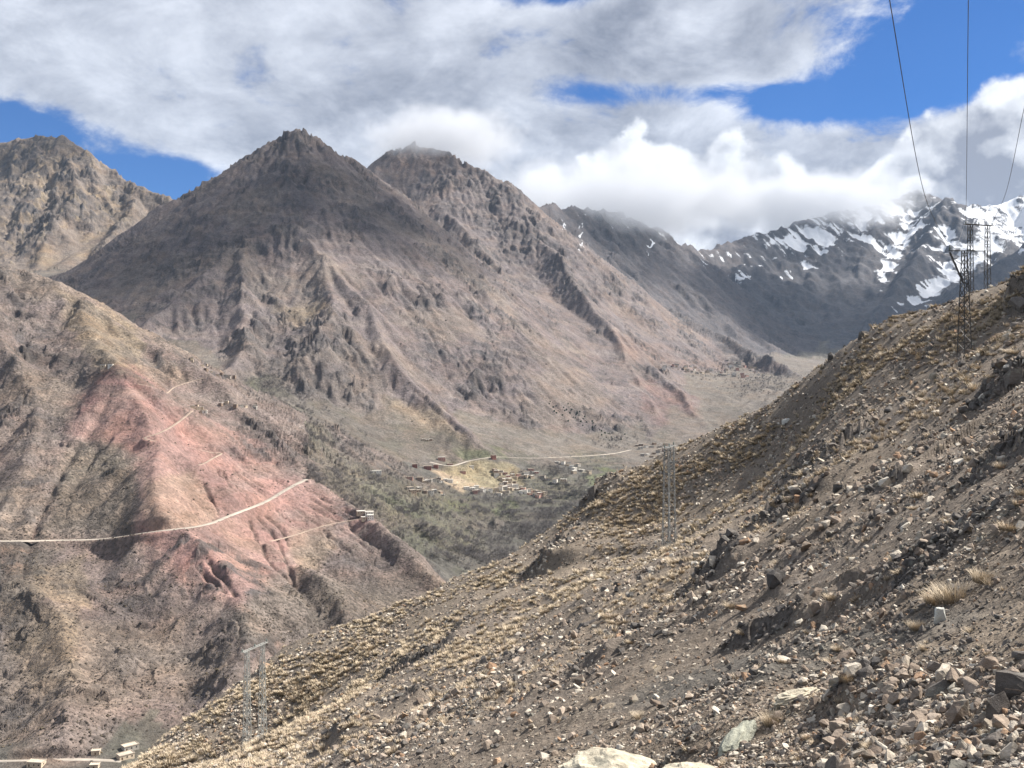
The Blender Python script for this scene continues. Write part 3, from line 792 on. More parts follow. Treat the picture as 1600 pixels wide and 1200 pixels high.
gl = .42 - ridged(xf, yf, 240, 6, 140, .5)
snow = snow + (.13 + .55 * np.clip(gl, -.5, .4)) * (snow > .2) * (yr > 6000)
scrub = np.where(grp == 0, .75, np.where(grp == 1, .45, np.where(grp == 2, .4, .25))) * (1 - .75 * red) * (1 - sstep(4200, 6000, yr))
scrub = np.clip(scrub + .5 * dark, 0, 1)

M_TERR = terrain_mat()
I = np.arange(NC * NR).reshape(NC, NR)
quads = np.stack([I[:-1, :-1], I[1:, :-1], I[1:, 1:], I[:-1, 1:]], -1).reshape(-1, 4)
qg = grp[quads[:, 0]]
co = np.stack([xf, yf, zf], 1)
NAMES = {0: 'red_hill', 1: 'central_mountain', 2: 'cloud_capped_mountain', 3: 'dark_back_ridge', 4: 'snow_mountain', 5: 'brown_mountain', 6: 'river_valley'}
for gi, nm in NAMES.items():
    q = quads[qg == gi]
    if len(q) == 0: continue
    used, inv = np.unique(q, return_inverse=True)
    me = mesh_from(nm, co[used], inv.reshape(-1, 4))
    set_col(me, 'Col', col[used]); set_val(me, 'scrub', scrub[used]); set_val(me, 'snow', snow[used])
    link(nm, me, M_TERR, kind='structure')

# ------------------------------------------------------------------ the near hillside
CREST = [(1720, 395, 128), (1660, 415, 134), (1600, 437, 140), (1540, 449, 146), (1500, 462, 152), (1450, 480, 160), (1400, 496, 168), (1350, 520, 174), (1310, 548, 178), (1275, 562, 182), (1252, 600, 186), (1215, 622, 190),
         (1180, 640, 194), (1110, 672, 198), (1050, 700, 200), (990, 733, 200), (935, 757, 200), (890, 800, 200), (850, 832, 200), (790, 868, 198), (740, 892, 195), (690, 915, 192), (620, 948, 188), (560, 968, 185), (500, 984, 182),
         (455, 1000, 180), (420, 1026, 178), (375, 1062, 172), (330, 1092, 168), (280, 1130, 162), (230, 1168, 156), (190, 1202, 150), (140, 1245, 142), (60, 1310, 130)]
FACE = [(1600, 1200, 5.2), (1450, 1200, 6), (1300, 1200, 7.2), (1150, 1200, 8.5), (1000, 1200, 10.5), (850, 1200, 16), (700, 1200, 27), (550, 1200, 52), (450, 1195, 80), (350, 1190, 112), (260, 1195, 140),
        (395, 1160, 141), (1600, 1000, 8.3), (1600, 800, 14.5), (1600, 700, 22), (1600, 600, 44), (1560, 520, 92), (1300, 1000, 16), (1300, 850, 33), (1300, 700, 78), (1300, 620, 130), (1507, 592, 106),
        (1400, 600, 118), (1000, 1100, 19), (1000, 1000, 36), (1000, 900, 84), (1045, 845, 138), (1000, 800, 165), (1150, 800, 110), (1150, 900, 44), (1150, 1000, 23), (700, 1100, 58), (700, 1000, 120), (850, 1000, 72), (850, 900, 138), (850, 1100, 32),
        (550, 1080, 108), (1450, 800, 25), (1450, 700, 46), (1450, 1000, 11), (1200, 700, 150)]
gp = [P(*p) for p in CREST + FACE]
for a in CREST:                                    # the far side falls away
    X, Y, Z = P(*a)
    l = math.hypot(X, Y)
    for dd, fall in ((18, 12), (55, 45), (130, 120), (260, 235)):
        gp.append((X * (1 + dd / l), Y * (1 + dd / l), Z - fall))
gp += [(0, 0, -1.6), (3, -6, -.2), (-6, -4, -3.6), (8, 2, 1.6), (-8, 4, -6), (20, -10, 10), (30, 20, 12), (-20, 0, -12), (-40, 20, -26), (-60, 60, -42), (-80, 100, -60), (60, 40, 26), (90, 80, 34), (30, -40, 20), (-30, -40, -10), (110, 120, 34), (-120, 40, -85)]
hill = tps_fit(gp, 2e-6)

_cu = np.linspace(-.56, .56, 141); _cy = np.geomspace(60, 300, 400)
_vz = (tps(hill, (_cu[:, None] * _cy).ravel(), np.repeat(_cy[None], 141, 0).ravel()).reshape(141, -1) / _cy).max(1)
_cr = np.array(sorted(CREST)); _vt = (600 - np.interp(800 + F * _cu, _cr[:, 0], _cr[:, 1]) - 3.5) / F
_fix = np.convolve(np.pad(_vt - _vz, 4, mode='edge'), np.ones(9) / 9, 'valid')
def hill_base(x, y):
    z = tps(hill, x, y); d = np.hypot(x, y)
    c = np.interp(np.where(y > 5, x / np.maximum(y, 5), 0), _cu, _fix)
    return z + c * np.clip(y, 0, 260) * sstep(25, 120, d) * (y > 5)
def stroke(x, y, line, reach):
    """signed distance (positive on the right of the line direction) and fraction along"""
    l = np.asarray(line); bd = np.full(x.shape, 1e9); sd = np.full(x.shape, 1e9); tt = np.zeros(x.shape)
    n = len(l) - 1
    for i, (a, b) in enumerate(zip(l[:-1], l[1:])):
        dx, dy = b[0] - a[0], b[1] - a[1]; L = math.hypot(dx, dy) + 1e-9
        t = np.clip(((x - a[0]) * dx + (y - a[1]) * dy) / (L * L), 0, 1)
        ex, ey = x - a[0] - t * dx, y - a[1] - t * dy
        d = np.hypot(ex, ey); m = d < bd
        bd[m] = d[m]; sd[m] = (np.sign(dx * ey - dy * ex) * -d)[m]; tt[m] = ((i + t) / n)[m]
    return sd, tt
def smooth_hill(x, y): return hill_base(x, y)
def hit_hill(pts):
    return cast([p[0] for p in pts], [p[1] for p in pts], 2.5, 400, 900, smooth_hill)
# rock ledges: drawn from the lower left to the upper right; the ground on the uphill side stands higher
LEDGES = []
for pts, rel, wid in [
    ([(470, 1195), (540, 1160), (620, 1118), (700, 1082)], .026, .10), ([(830, 905), (880, 868), (930, 830)], .020, .09), ([(1095, 918), (1130, 885), (1165, 862)], .026, .10),
    ([(1368, 940), (1400, 905), (1450, 890), (1510, 880)], .018, .26), ([(1050, 1195), (1130, 1135), (1190, 1095), (1270, 1062)], .035, .11), ([(1560, 500), (1600, 478), (1660, 450)], .026, .10),
    ([(1530, 620), (1570, 600), (1620, 575)], .020, .08), ([(1230, 610), (1262, 580), (1300, 556), (1340, 535)], .012, .06), ([(925, 790), (940, 762), (975, 745)], .011, .05),
    ([(405, 1050), (420, 1030), (450, 1008)], .009, .04), ([(1200, 760), (1260, 730), (1330, 700), (1400, 660)], .016, .09), ([(1330, 800), (1400, 770), (1440, 745)], .014, .08), ([(1130, 1010), (1190, 985), (1240, 975)], .016, .07),
    ([(700, 1000), (760, 968), (820, 940)], .010, .06), ([(600, 1060), (660, 1032), (720, 1010)], .010, .05), ([(1180, 820), (1240, 790), (1290, 770)], .012, .06), ([(900, 1060), (960, 1030), (1010, 1010)], .014, .06),
    ([(1290, 1110), (1350, 1080), (1400, 1060)], .025, .08), ([(1500, 780), (1560, 750), (1620, 730)], .02, .07)]:
    w = hit_hill(pts)
    w = w[~np.isnan(w[:, 0])]
    if len(w) > 1:
        m_ = w[len(w) // 2]; e_ = np.array([m_[0], m_[0] + 1, m_[0]]); f_ = np.array([m_[1], m_[1], m_[1] + 1]); q_ = tps(hill, e_, f_)
        dd_ = w[-1] - w[0]
        if (q_[1] - q_[0]) * dd_[1] - (q_[2] - q_[0]) * dd_[0] < 0: w = w[::-1]      # keep the uphill ground on the right
    if len(w) > 1: LEDGES.append((resample(w, max(1.0, w[:, 1].mean() * .02)), rel, wid))

def hill_z(x, y, full=False):
    z = hill_base(x, y)
    dist = np.hypot(x, y)
    led = np.zeros_like(z)
    for l, h, w in LEDGES:
        wm_ = w * l[:, 1].max()
        lo = l[:, :2].min(0) - 2.5 * wm_; hi_ = l[:, :2].max(0) + 2.5 * wm_
        idx = np.nonzero((x > lo[0]) & (x < hi_[0]) & (y > lo[1]) & (y < hi_[1]))[0]
        if len(idx) == 0: continue
        sd, tt = stroke(x[idx], y[idx], l, w)
        yl = np.clip(y[idx], l[:, 1].min(), l[:, 1].max()); w = w * yl; h = h * yl
        sd = sd + w * .30 * fbm(x[idx], y[idx], wm_ * .8, 3, 17)
        ends = sstep(0, .2, tt) * (1 - sstep(.8, 1, tt))
        f = h * ends * (sstep(-.50 * w, .20 * w, sd) * np.exp(-np.clip(sd, 0, None) / w) - .35 * sstep(-.7 * w, -.1 * w, sd) * (sd < 0) * np.clip(1 + sd / w, 0, 1))
        z[idx] += f
        led[idx] = np.maximum(led[idx], ends * np.exp(-((sd + .12 * w) / (.30 * w)) ** 2))
    # gullies and broken ground running down the slope (towards -X)
    cx = x * .86 + y * .5; cy = -x * .5 + y * .86
    g = ridged(cx * .45, cy, 26, 3, 200) - .45
    g2 = ridged(cx * .6, cy, 7.5, 4, 220) - .42
    near_ = 1 - sstep(60, 140, dist)
    z = z + .55 * g * sstep(4, 30, dist) + .30 * g2 * sstep(2, 12, dist) + .10 * fbm(x, y, 1.7, 3, 230) * sstep(1, 4, dist) + .035 * fbm(x, y, .42, 3, 240) * near_
    z = z + led * (ridged(x * 1.2, y, 2.6, 4, 250) - .4) * .35 * np.clip(dist / 40, .5, 2.2)
    rough = sstep(.0, .35, fbm(x, y, 18, 3, 260))
    z = z + rough * (ridged(x, y, 2.2, 4, 270) - .42) * .22
    return (z, led, rough) if full else z
def hz(x, y): return hill_z(np.atleast_1d(np.asarray(x, float)), np.atleast_1d(np.asarray(y, float)))
def hit(px_, py_):
    return cast([px_], [py_], 2.5, 420, 1100, hz)[0]

HU = np.concatenate([np.tan(np.linspace(math.radians(-80), math.radians(-29.5), 60, endpoint=False)), np.linspace(-.565, .565, 800), np.tan(np.linspace(math.radians(29.6), math.radians(80), 60))])
HC, HR = len(HU), 560
def hill_rows():
    cu = HU[::8]; ys = np.geomspace(1.2, 420, 900)
    YY = np.repeat(ys[None], len(cu), 0); XX = YY * cu[:, None]
    v = tps(hill, XX.ravel(), YY.ravel()).reshape(XX.shape) / YY
    dv = np.diff(v, axis=1); run = np.maximum.accumulate(v, 1)[:, :-1]
    w = np.where((v[:, 1:] >= run - .003) & (v[:, 1:] > -.46), 1.0, .08)
    ds = np.abs(dv) * w + np.diff(np.log(ys))[None] * .012
    s = np.concatenate([np.zeros((len(cu), 1)), np.cumsum(ds, 1)], 1); s /= s[:, -1:]
    R = np.stack([np.interp(np.linspace(0, 1, HR), s[i], ys) for i in range(len(cu))])
    for _ in range(4): R[1:-1] = (R[:-2] + 2 * R[1:-1] + R[2:]) / 4
    return np.stack([np.interp(HU, cu, R[:, k]) for k in range(HR)], 1)
hY = hill_rows(); hX = hY * HU[:, None]
hx, hy = hX.ravel(), hY.ravel()
hzv, led, rough = hill_z(hx, hy, True)
hpx = 800 + F * hx / hy; hpy = 600 - F * hzv / hy
hd = np.hypot(hx, hy)
hc = np.tile(np.array((.172, .141, .114), np.float32), (len(hx), 1))
def hpaint(m, rgb):
    global hc
    hc = hc * (1 - m[:, None]) + np.array(rgb, np.float32) * m[:, None]
hpaint(sstep(0, .4, fbm(hx, hy, 22, 4, 300)) * .6, (.215, .172, .130))
hpaint(sstep(.05, .4, fbm(hx, hy, 13, 4, 310)) * .6, (.135, .115, .10))
hpaint(rough * .45, (.155, .13, .11))
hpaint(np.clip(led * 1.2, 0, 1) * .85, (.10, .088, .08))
hpaint(sstep(90, 170, hd) * .35, (.185, .152, .118))
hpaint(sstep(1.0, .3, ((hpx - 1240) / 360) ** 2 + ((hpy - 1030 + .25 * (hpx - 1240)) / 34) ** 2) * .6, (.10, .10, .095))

def hill_mat():
    m, n, bs = new_mat('hillside_scree')
    pos = n.add('ShaderNodeNewGeometry').outputs['Position']
    col = n.add('ShaderNodeAttribute', attribute_name='Col').outputs['Color']
    n1 = n.noise(pos, 1 / 9.0, 5, .6); n2 = n.noise(pos, 1 / .9, 5, .65); n3 = n.noise(pos, 1 / .14, 4, .65)
    v = n.math('MULTIPLY', n.ramp(n1, .3, .7, .8, 1.2, False), n.math('MULTIPLY', n.ramp(n2, .3, .7, .68, 1.32, False), n.ramp(n3, .3, .7, .7, 1.3, False)))
    c = n.mix(1.0, col, n.add('ShaderNodeCombineColor', {0: v, 1: v, 2: v}).outputs[0], 'MULTIPLY')
    # pebbles: pale and dark chips
    vor = n.add('ShaderNodeTexVoronoi', {'Vector': pos, 'Scale': 1 / .16}); vc = vor.outputs['Color']; vd = vor.outputs['Distance']
    sep = n.add('ShaderNodeSeparateColor', {0: vc})
    peb = n.math('MULTIPLY', n.ramp(vd, .30, .42, 1, 0), n.ramp(sep.outputs[0], .45, .5))
    c = n.mix(n.math('MULTIPLY', peb, .7), c, n.mix(sep.outputs[1], (.11, .095, .085), (.34, .29, .23)))
    vor2 = n.add('ShaderNodeTexVoronoi', {'Vector': pos, 'Scale': 1 / .7}); sep2 = n.add('ShaderNodeSeparateColor', {0: vor2.outputs['Color']})
    st = n.math('MULTIPLY', n.ramp(vor2.outputs['Distance'], .22, .34, 1, 0), n.ramp(sep2.outputs[0], .6, .66))
    c = n.mix(n.math('MULTIPLY', st, .55), c, n.mix(sep2.outputs[1], (.13, .11, .095), (.33, .27, .2)))
    t = m.node_tree
    t.links.new(c, bs.inputs['Base Color'])
    h = n.math('ADD', n.math('MULTIPLY', n.noise(pos, 1 / .5, 7, .7), .30), n.math('ADD', n.math('MULTIPLY', peb, .05), n.math('MULTIPLY', st, .12)))
    bp = n.add('ShaderNodeBump', {'Strength': .8, 'Distance': 1.0, 'Height': h})
    t.links.new(bp.outputs[0], bs.inputs['Normal'])
    return m
I = np.arange(HC * HR).reshape(HC, HR)
hq = np.stack([I[:-1, :-1], I[1:, :-1], I[1:, 1:], I[:-1, 1:]], -1).reshape(-1, 4)
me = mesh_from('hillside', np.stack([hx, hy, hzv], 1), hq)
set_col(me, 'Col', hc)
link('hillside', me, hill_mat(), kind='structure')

# ------------------------------------------------------------------ clouds that stand over the mountains, and the air
def cloud_mat(name, dens, col=(.99, .99, 1.0)):
    m = bpy.data.materials.new(name); m.use_nodes = True; t = m.node_tree; t.nodes.clear(); n = N(t)
    out = n.add('ShaderNodeOutputMaterial'); v = n.add('ShaderNodeVolumePrincipled')
    v.inputs['Color'].default_value = (*col, 1); v.inputs['Density'].default_value = dens; v.inputs['Anisotropy'].default_value = .35
    t.links.new(v.outputs[0], out.inputs['Volume'])
    return m
def cloud_mesh(name, centre, radii, seed, sub=4, amp=.35):
    bm = bmesh.new(); bmesh.ops.create_icosphere(bm, subdivisions=sub, radius=1)
    c = np.array([v.co for v in bm.verts])
    n = 1 + amp * (fbm(c[:, 0] * 1.0 + seed, c[:, 1] + c[:, 2] * .7, 1.0, 4, seed) + fbm(c[:, 2] + seed, c[:, 0] - c[:, 1] * .6, .8, 4, seed + 3))
    for v, k in zip(bm.verts, n):
        v.co *= float(k)
        if v.co.z < 0: v.co.z *= .45                       # flat cloud base
        v.co = Vector((v.co.x * radii[0], v.co.y * radii[1], v.co.z * radii[2]))
    me = bpy.data.meshes.new(name); bm.to_mesh(me); bm.free()
    for p_ in me.polygons: p_.use_smooth = True
    return me
def shade_cloud(px_, py_, Y, up, radii, seed, label, mat=None):
    """a cumulus `up` metres above a slope, placed so that its shadow falls on the slope seen at that photo pixel"""
    X, Y, Z = P(px_, py_, Y)
    k = up / SUN.z
    o = link('cumulus_cloud', cloud_mesh('cumulus_cloud', None, radii, seed), mat or M_CLOUD, label=label, category='cloud', group='cumulus clouds drifting over the valley')
    o.location = (X + SUN.x * k, Y + SUN.y * k, Z + up)
    return o
def soft_cloud_mat(name, dens, scale, seed):
    m = bpy.data.materials.new(name); m.use_nodes = True; t = m.node_tree; t.nodes.clear(); n = N(t)
    out = n.add('ShaderNodeOutputMaterial'); v = n.add('ShaderNodeVolumePrincipled')
    oc = n.add('ShaderNodeTexCoord').outputs['Object']; pos = n.add('ShaderNodeNewGeometry').outputs['Position']
    r = n.add('ShaderNodeVectorMath', {0: oc}, operation='LENGTH').outputs['Value']
    ns = n.noise(pos, scale, 5, .6)
    d = n.ramp(n.math('ADD', n.math('SUBTRACT', 1.0, r), n.math('MULTIPLY', n.math('SUBTRACT', ns, .5), 1.5)), .12, .62)
    t.links.new(n.math('MULTIPLY', d, dens), v.inputs['Density'])
    v.inputs['Color'].default_value = (.74, .76, .80, 1); v.inputs['Anisotropy'].default_value = .2
    t.links.new(v.outputs[0], out.inputs['Volume'])
    m.cycles.volume_step_rate = 2.0
    return m
M_CLOUD = cloud_mat('cloud_vapour', .006); M_THIN = cloud_mat('cloud_vapour_thin', .0030)
# the cloud whose shadow lies over the central summit, and the one that shades the far valley
shade_cloud(430, 330, 3420, 2350, (640, 430, 230), 3, 'high cumulus cloud drifting above the central pyramid summit', M_THIN)
shade_cloud(300, 385, 3250, 2450, (260, 240, 170), 41, 'small ragged cloud drifting above the left ridge of the central summit', M_THIN)
shade_cloud(560, 300, 3650, 2250, (300, 300, 170), 45, 'ragged cloud drifting above the right ridge of the central summit', M_THIN)
shade_cloud(650, 400, 3650, 2400, (330, 420, 200), 9, 'small cumulus cloud drifting above the shoulder right of the central summit', M_THIN)
shade_cloud(230, 440, 2850, 2600, (330, 330, 200), 14, 'small cumulus cloud drifting above the shaded dip left of the central summit', M_THIN)
shade_cloud(1340, 480, 6900, 3000, (1500, 800, 300), 27, 'broad cumulus cloud drifting above the dark foot of the snow mountain')
shade_cloud(60, 250, 4600, 1900, (260, 260, 160), 33, 'small cumulus cloud drifting above the brown mountain far left', M_THIN)

def cap_cloud(px_, py_, Y, w, h, dep, dens, scale, label, seed):
    X, Y, Z = P(px_, py_, Y); k = Y / F
    bm = bmesh.new(); bmesh.ops.create_icosphere(bm, subdivisions=4, radius=1.0)
    me = bpy.data.meshes.new('cloud_cap'); bm.to_mesh(me); bm.free()
    o = link('cloud_cap', me, soft_cloud_mat('cap_vapour_%d' % seed, dens, scale, seed), label=label, category='cloud', group='cloud clinging to the summits')
    o.location = (X, Y, Z); o.scale = (w * k / 2, dep, h * k / 2)
    return o
cap_cloud(690, 222, 5050, 300, 112, 520, .0060, 1 / 170.0, 'soft cloud cap hiding the top of the second peak', 1)
cap_cloud(985, 312, 6700, 580, 140, 1100, .0034, 1 / 280.0, 'long grey cloud lying along the dark back ridge', 2)
cap_cloud(1275, 318, 8600, 400, 116, 850, .0040, 1 / 300.0, 'pale cloud resting on the left shoulder of the snow mountain', 3)
cap_cloud(1432, 290, 9200, 76, 54, 260, .009, 1 / 200.0, 'small white puff of cloud on the snow summit', 4)

bm = bmesh.new(); bmesh.ops.create_cube(bm, size=2.0)
me = bpy.data.meshes.new('haze'); bm.to_mesh(me); bm.free()
m_ = bpy.data.materials.new('thin_air'); m_.use_nodes = True; m_.node_tree.nodes.clear(); n_ = N(m_.node_tree)
o_ = n_.add('ShaderNodeOutputMaterial'); v_ = n_.add('ShaderNodeVolumePrincipled')
v_.inputs['Color'].default_value = (.50, .70, 1, 1); v_.inputs['Density'].default_value = 1.3e-5; v_.inputs['Anisotropy'].default_value = 0.0
m_.node_tree.links.new(v_.outputs[0], o_.inputs['Volume'])
hz_o = link('haze', me, m_, kind='stuff', label='thin blue haze filling the valley air')
hz_o.location = (800, 5200, 950); hz_o.scale = (13000, 7400, 1450)

# ------------------------------------------------------------------ roads laid on their benches
def flat_mat(name, rgb, var=.25, scale=.5, rough=.95):
    m, n, bs = new_mat(name)
    pos = n.add('ShaderNodeNewGeometry').outputs['Position']
    k = n.math('MULTIPLY', n.ramp(n.noise(pos, scale, 5, .6), .3, .7, 1 - var, 1 + var, False), n.ramp(n.noise(pos, scale * .13, 3, .6), .3, .7, 1 - var, 1 + var, False))
    c = n.mix(1.0, (*rgb, 1), n.add('ShaderNodeCombineColor', {0: k, 1: k, 2: k}).outputs[0], 'MULTIPLY')
    m.node_tree.links.new(c, bs.inputs['Base Color']); bs.inputs['Roughness'].default_value = rough
    return m
M_ROAD = flat_mat('road_gravel', (.34, .30, .255), .2, .12)
M_TRACK = flat_mat('track_earth', (.29, .225, .18), .2, .12)
for nm, hw, l in ROADS:
    d = np.gradient(l[:, :2], axis=0); d /= np.hypot(d[:, 0], d[:, 1])[:, None] + 1e-9
    nrm = np.stack([-d[:, 1], d[:, 0]], 1)
    wob = 1 + .18 * pnoise(np.arange(len(l)) * .21, np.zeros(len(l)), 7)
    rows = []
    for k, dz in ((-1.0, -.35), (-.8, .30), (0, .45), (.8, .30), (1.0, -.35)):
        rows.append(np.concatenate([l[:, :2] + nrm * (k * hw * wob)[:, None], (l[:, 2] + dz)[:, None]], 1))
    v = np.stack(rows, 1).reshape(-1, 3); n_ = len(l); I = np.arange(n_ * 5).reshape(n_, 5)
    q = np.stack([I[:-1, :-1], I[1:, :-1], I[1:, 1:], I[:-1, 1:]], -1).reshape(-1, 4)
    link(nm, mesh_from(nm, v, q), M_ROAD if nm.endswith('road') else M_TRACK, kind='structure')

# ------------------------------------------------------------------ scattering with geometry nodes (stuff only)
SRC = bpy.data.collections.new('sources')            # not linked to the scene
def scatter(name, pos, rot, scl, idx, sources, label):
    me = bpy.data.meshes.new(name); me.vertices.add(len(pos)); me.vertices.foreach_set('co', np.asarray(pos, np.float32).ravel())
    a = me.attributes.new('rot', 'FLOAT_VECTOR', 'POINT'); a.data.foreach_set('vector', np.asarray(rot, np.float32).ravel())
    a = me.attributes.new('scl', 'FLOAT_VECTOR', 'POINT'); a.data.foreach_set('vector', np.asarray(scl, np.float32).ravel())
    a = me.attributes.new('idx', 'INT', 'POINT'); a.data.foreach_set('value', np.asarray(idx, np.int32))
    o = link(name, me, None, kind='stuff', label=label)
    col = bpy.data.collections.new(name + '_sources')
    for k, (sm, mat) in enumerate(sources):
        so = bpy.data.objects.new('%s_piece_%02d' % (name, k), sm)
        if len(sm.materials) == 0: sm.materials.append(mat)
        col.objects.link(so)
    g = bpy.data.node_groups.new(name, 'GeometryNodeTree')
    g.interface.new_socket('Geometry', in_out='INPUT', socket_type='NodeSocketGeometry')
    g.interface.new_socket('Geometry', in_out='OUTPUT', socket_type='NodeSocketGeometry')
    nn, ll = g.nodes, g.links
    gi, go = nn.new('NodeGroupInput'), nn.new('NodeGroupOutput')
    ci = nn.new('GeometryNodeCollectionInfo'); ci.inputs[0].default_value = col; ci.inputs['Separate Children'].default_value = True; ci.inputs['Reset Children'].default_value = True
    ip = nn.new('GeometryNodeInstanceOnPoints'); ip.inputs['Pick Instance'].default_value = True
    def attr(nm, typ):
        nd = nn.new('GeometryNodeInputNamedAttribute'); nd.data_type = typ; nd.inputs[0].default_value = nm; return nd.outputs[0]
    ll.new(gi.outputs[0], ip.inputs['Points']); ll.new(ci.outputs[0], ip.inputs['Instance'])
    ll.new(attr('idx', 'INT'), ip.inputs['Instance Index'])
    e2r = nn.new('FunctionNodeEulerToRotation'); ll.new(attr('rot', 'FLOAT_VECTOR'), e2r.inputs[0]); ll.new(e2r.outputs[0], ip.inputs['Rotation'])
    ll.new(attr('scl', 'FLOAT_VECTOR'), ip.inputs['Scale'])
    ll.new(ip.outputs[0], go.inputs[0])
    md = o.modifiers.new('scatter', 'NODES'); md.node_group = g
    return o

# ------------------------------------------------------------------ stones
def rock_mesh(seed, n=16, flat=.6, big=False):
    r = random.Random(seed); bm = bmesh.new()
    pts = []
    for i in range(n):
        v = Vector((r.gauss(0, 1), r.gauss(0, 1), r.gauss(0, 1))).normalized()
        p_ = [max(-.78, min(.78, c)) for c in v * r.uniform(.8, 1.1)]
        pts.append(bm.verts.new((p_[0] * .62, p_[1] * r.uniform(.36, .5), p_[2] * flat * .6)))
    res = bmesh.ops.convex_hull(bm, input=bm.verts)
    bmesh.ops.delete(bm, geom=[v for v in bm.verts if not v.link_faces], context='VERTS')
    if big:
        bmesh.ops.subdivide_edges(bm, edges=bm.edges, cuts=2, use_grid_fill=True)
        bmesh.ops.triangulate(bm, faces=bm.faces)
        c = np.array([v.co for v in bm.verts])
        d = .045 * fbm(c[:, 0] + seed, c[:, 1] + c[:, 2], .35, 3, seed) + .03 * np.abs(fbm(c[:, 2] * 2 + seed, c[:, 0] * .5, .3, 2, seed + 5))
        bm.normal_update()
        for v, k in zip(bm.verts, d): v.co += v.normal * float(k)
    me = bpy.data.meshes.new('stone'); bm.to_mesh(me); bm.free()
    return me
def rock_mat(name, rgb, rgb2):
    m, n, bs = new_mat(name)
    tc = n.add('ShaderNodeTexCoord').outputs['Object']; pos = n.add('ShaderNodeNewGeometry').outputs['Position']
    rnd = n.add('ShaderNodeObjectInfo').outputs['Random']
    c = n.mix(rnd, (*rgb, 1), (*rgb2, 1))
    k = n.ramp(n.noise(pos, 9.0, 6, .65), .3, .7, .65, 1.3, False)
    c = n.mix(1.0, c, n.add('ShaderNodeCombineColor', {0: k, 1: k, 2: k}).outputs[0], 'MULTIPLY')
    lich = n.ramp(n.noise(pos, 3.5, 4, .6), .56, .66)
    c = n.mix(n.math('MULTIPLY', lich, .4), c, (.30, .29, .24))
    m.node_tree.links.new(c, bs.inputs['Base Color'])
    bp = n.add('ShaderNodeBump', {'Strength': .6, 'Distance': .05, 'Height': n.noise(pos, 14.0, 6, .7)})
    m.node_tree.links.new(bp.outputs[0], bs.inputs['Normal'])
    return m
M_STONE = [rock_mat('stone_brown', (.19, .148, .118), (.36, .295, .24)), rock_mat('stone_pale', (.41, .355, .29), (.56, .505, .43)), rock_mat('stone_dark', (.095, .088, .084), (.16, .14, .125)), rock_mat('stone_rust', (.27, .17, .11), (.36, .25, .17))]
STONE_WORD = ['brown', 'pale grey', 'dark grey', 'rusty tan']
stone_me = [[], [], [], []]
for k in range(4):
    for j in range(5): me = rock_mesh(100 + k * 10 + j, 12 + j * 2, .55 + .12 * j); me.materials.append(M_STONE[k]); stone_me[k].append(me)
big_me = [[], [], [], []]
for k in range(4):
    for j in range(4): me = rock_mesh(300 + k * 10 + j, 14 + j, .6 + .12 * j, True); me.materials.append(M_STONE[k]); big_me[k].append(me)

# candidate points: vertices of the hillside that the camera can see
vis = (hpx > -60) & (hpx < 1660) & (hpy < 1260) & (hy > 3.5)
Zg = (hzv / hy).reshape(HC, HR); vis &= (Zg >= np.maximum.accumulate(Zg, 1) - .004).ravel()
vid = np.nonzero(vis)[0]
def normals(a):
    e = np.clip(np.hypot(hx[a], hy[a]) * .01, .1, 2)
    z0 = hz(hx[a], hy[a]); zx = hz(hx[a] + e, hy[a]); zy = hz(hx[a], hy[a] + e)
    n = np.stack([-(zx - z0) / e, -(zy - z0) / e, np.ones(len(a))], 1)
    return n / np.linalg.norm(n, axis=1)[:, None]
def tilt(n, yaw):
    """euler angles that lean an upright piece along the ground normal"""
    return np.stack([np.arctan2(-n[:, 1], n[:, 2]), np.arctan2(n[:, 0], np.hypot(n[:, 1], n[:, 2])), yaw], 1)

NS = 120000
pick = rng.choice(vid, NS)
dens = .30 + .75 * rough[pick] + 1.2 * led[pick] + .9 * sstep(.05, .35, fbm(hx[pick], hy[pick], 9, 3, 400)) + .7 * ((hpx[pick] > 1240) & (hpy[pick] > 1040))
pick = pick[rng.random(NS) < dens / 1.6]
ds_ = hd[pick]
spx = np.exp(rng.normal(1.42, .60, len(pick)))               # size in photo pixels if it followed the picture alone
spx = np.where((hpx[pick] > 1280) & (hpy[pick] > 1040), spx * 1.45, spx)
size = np.clip(spx * ds_ / F, .03, .9) * np.where(ds_ > 90, .72, 1)
size = np.where(led[pick] > .4, size * 1.4, size)
size = np.minimum(size, np.where((hpx[pick] > 1280) & (hpy[pick] > 1020), 34, 19) * ds_ / F)
jit = (rng.random((len(pick), 2)) - .5) * (ds_ * .004)[:, None]
sx, sy = hx[pick] + jit[:, 0], hy[pick] + jit[:, 1]
sz = hz(sx, sy)
kind = rng.choice(4, len(pick), p=[.47, .24, .24, .05])
kind = np.where((led[pick] > .35) & (rng.random(len(pick)) < .6), 2, kind)
kind = np.where((hpx[pick] > 1400) & (hpy[pick] < 1030) & (hpy[pick] > 900) & (rng.random(len(pick)) < .55), 2, kind)
nr_ = normals(pick)
rot = tilt(nr_, rng.random(len(pick)) * 6.28) + rng.normal(0, .28, (len(pick), 3))
asp = rng.uniform(.7, 1.3, (len(pick), 3)) * size[:, None] * np.array([1, 1, .85])
seen = size * F / ds_
order = np.argsort(-seen)
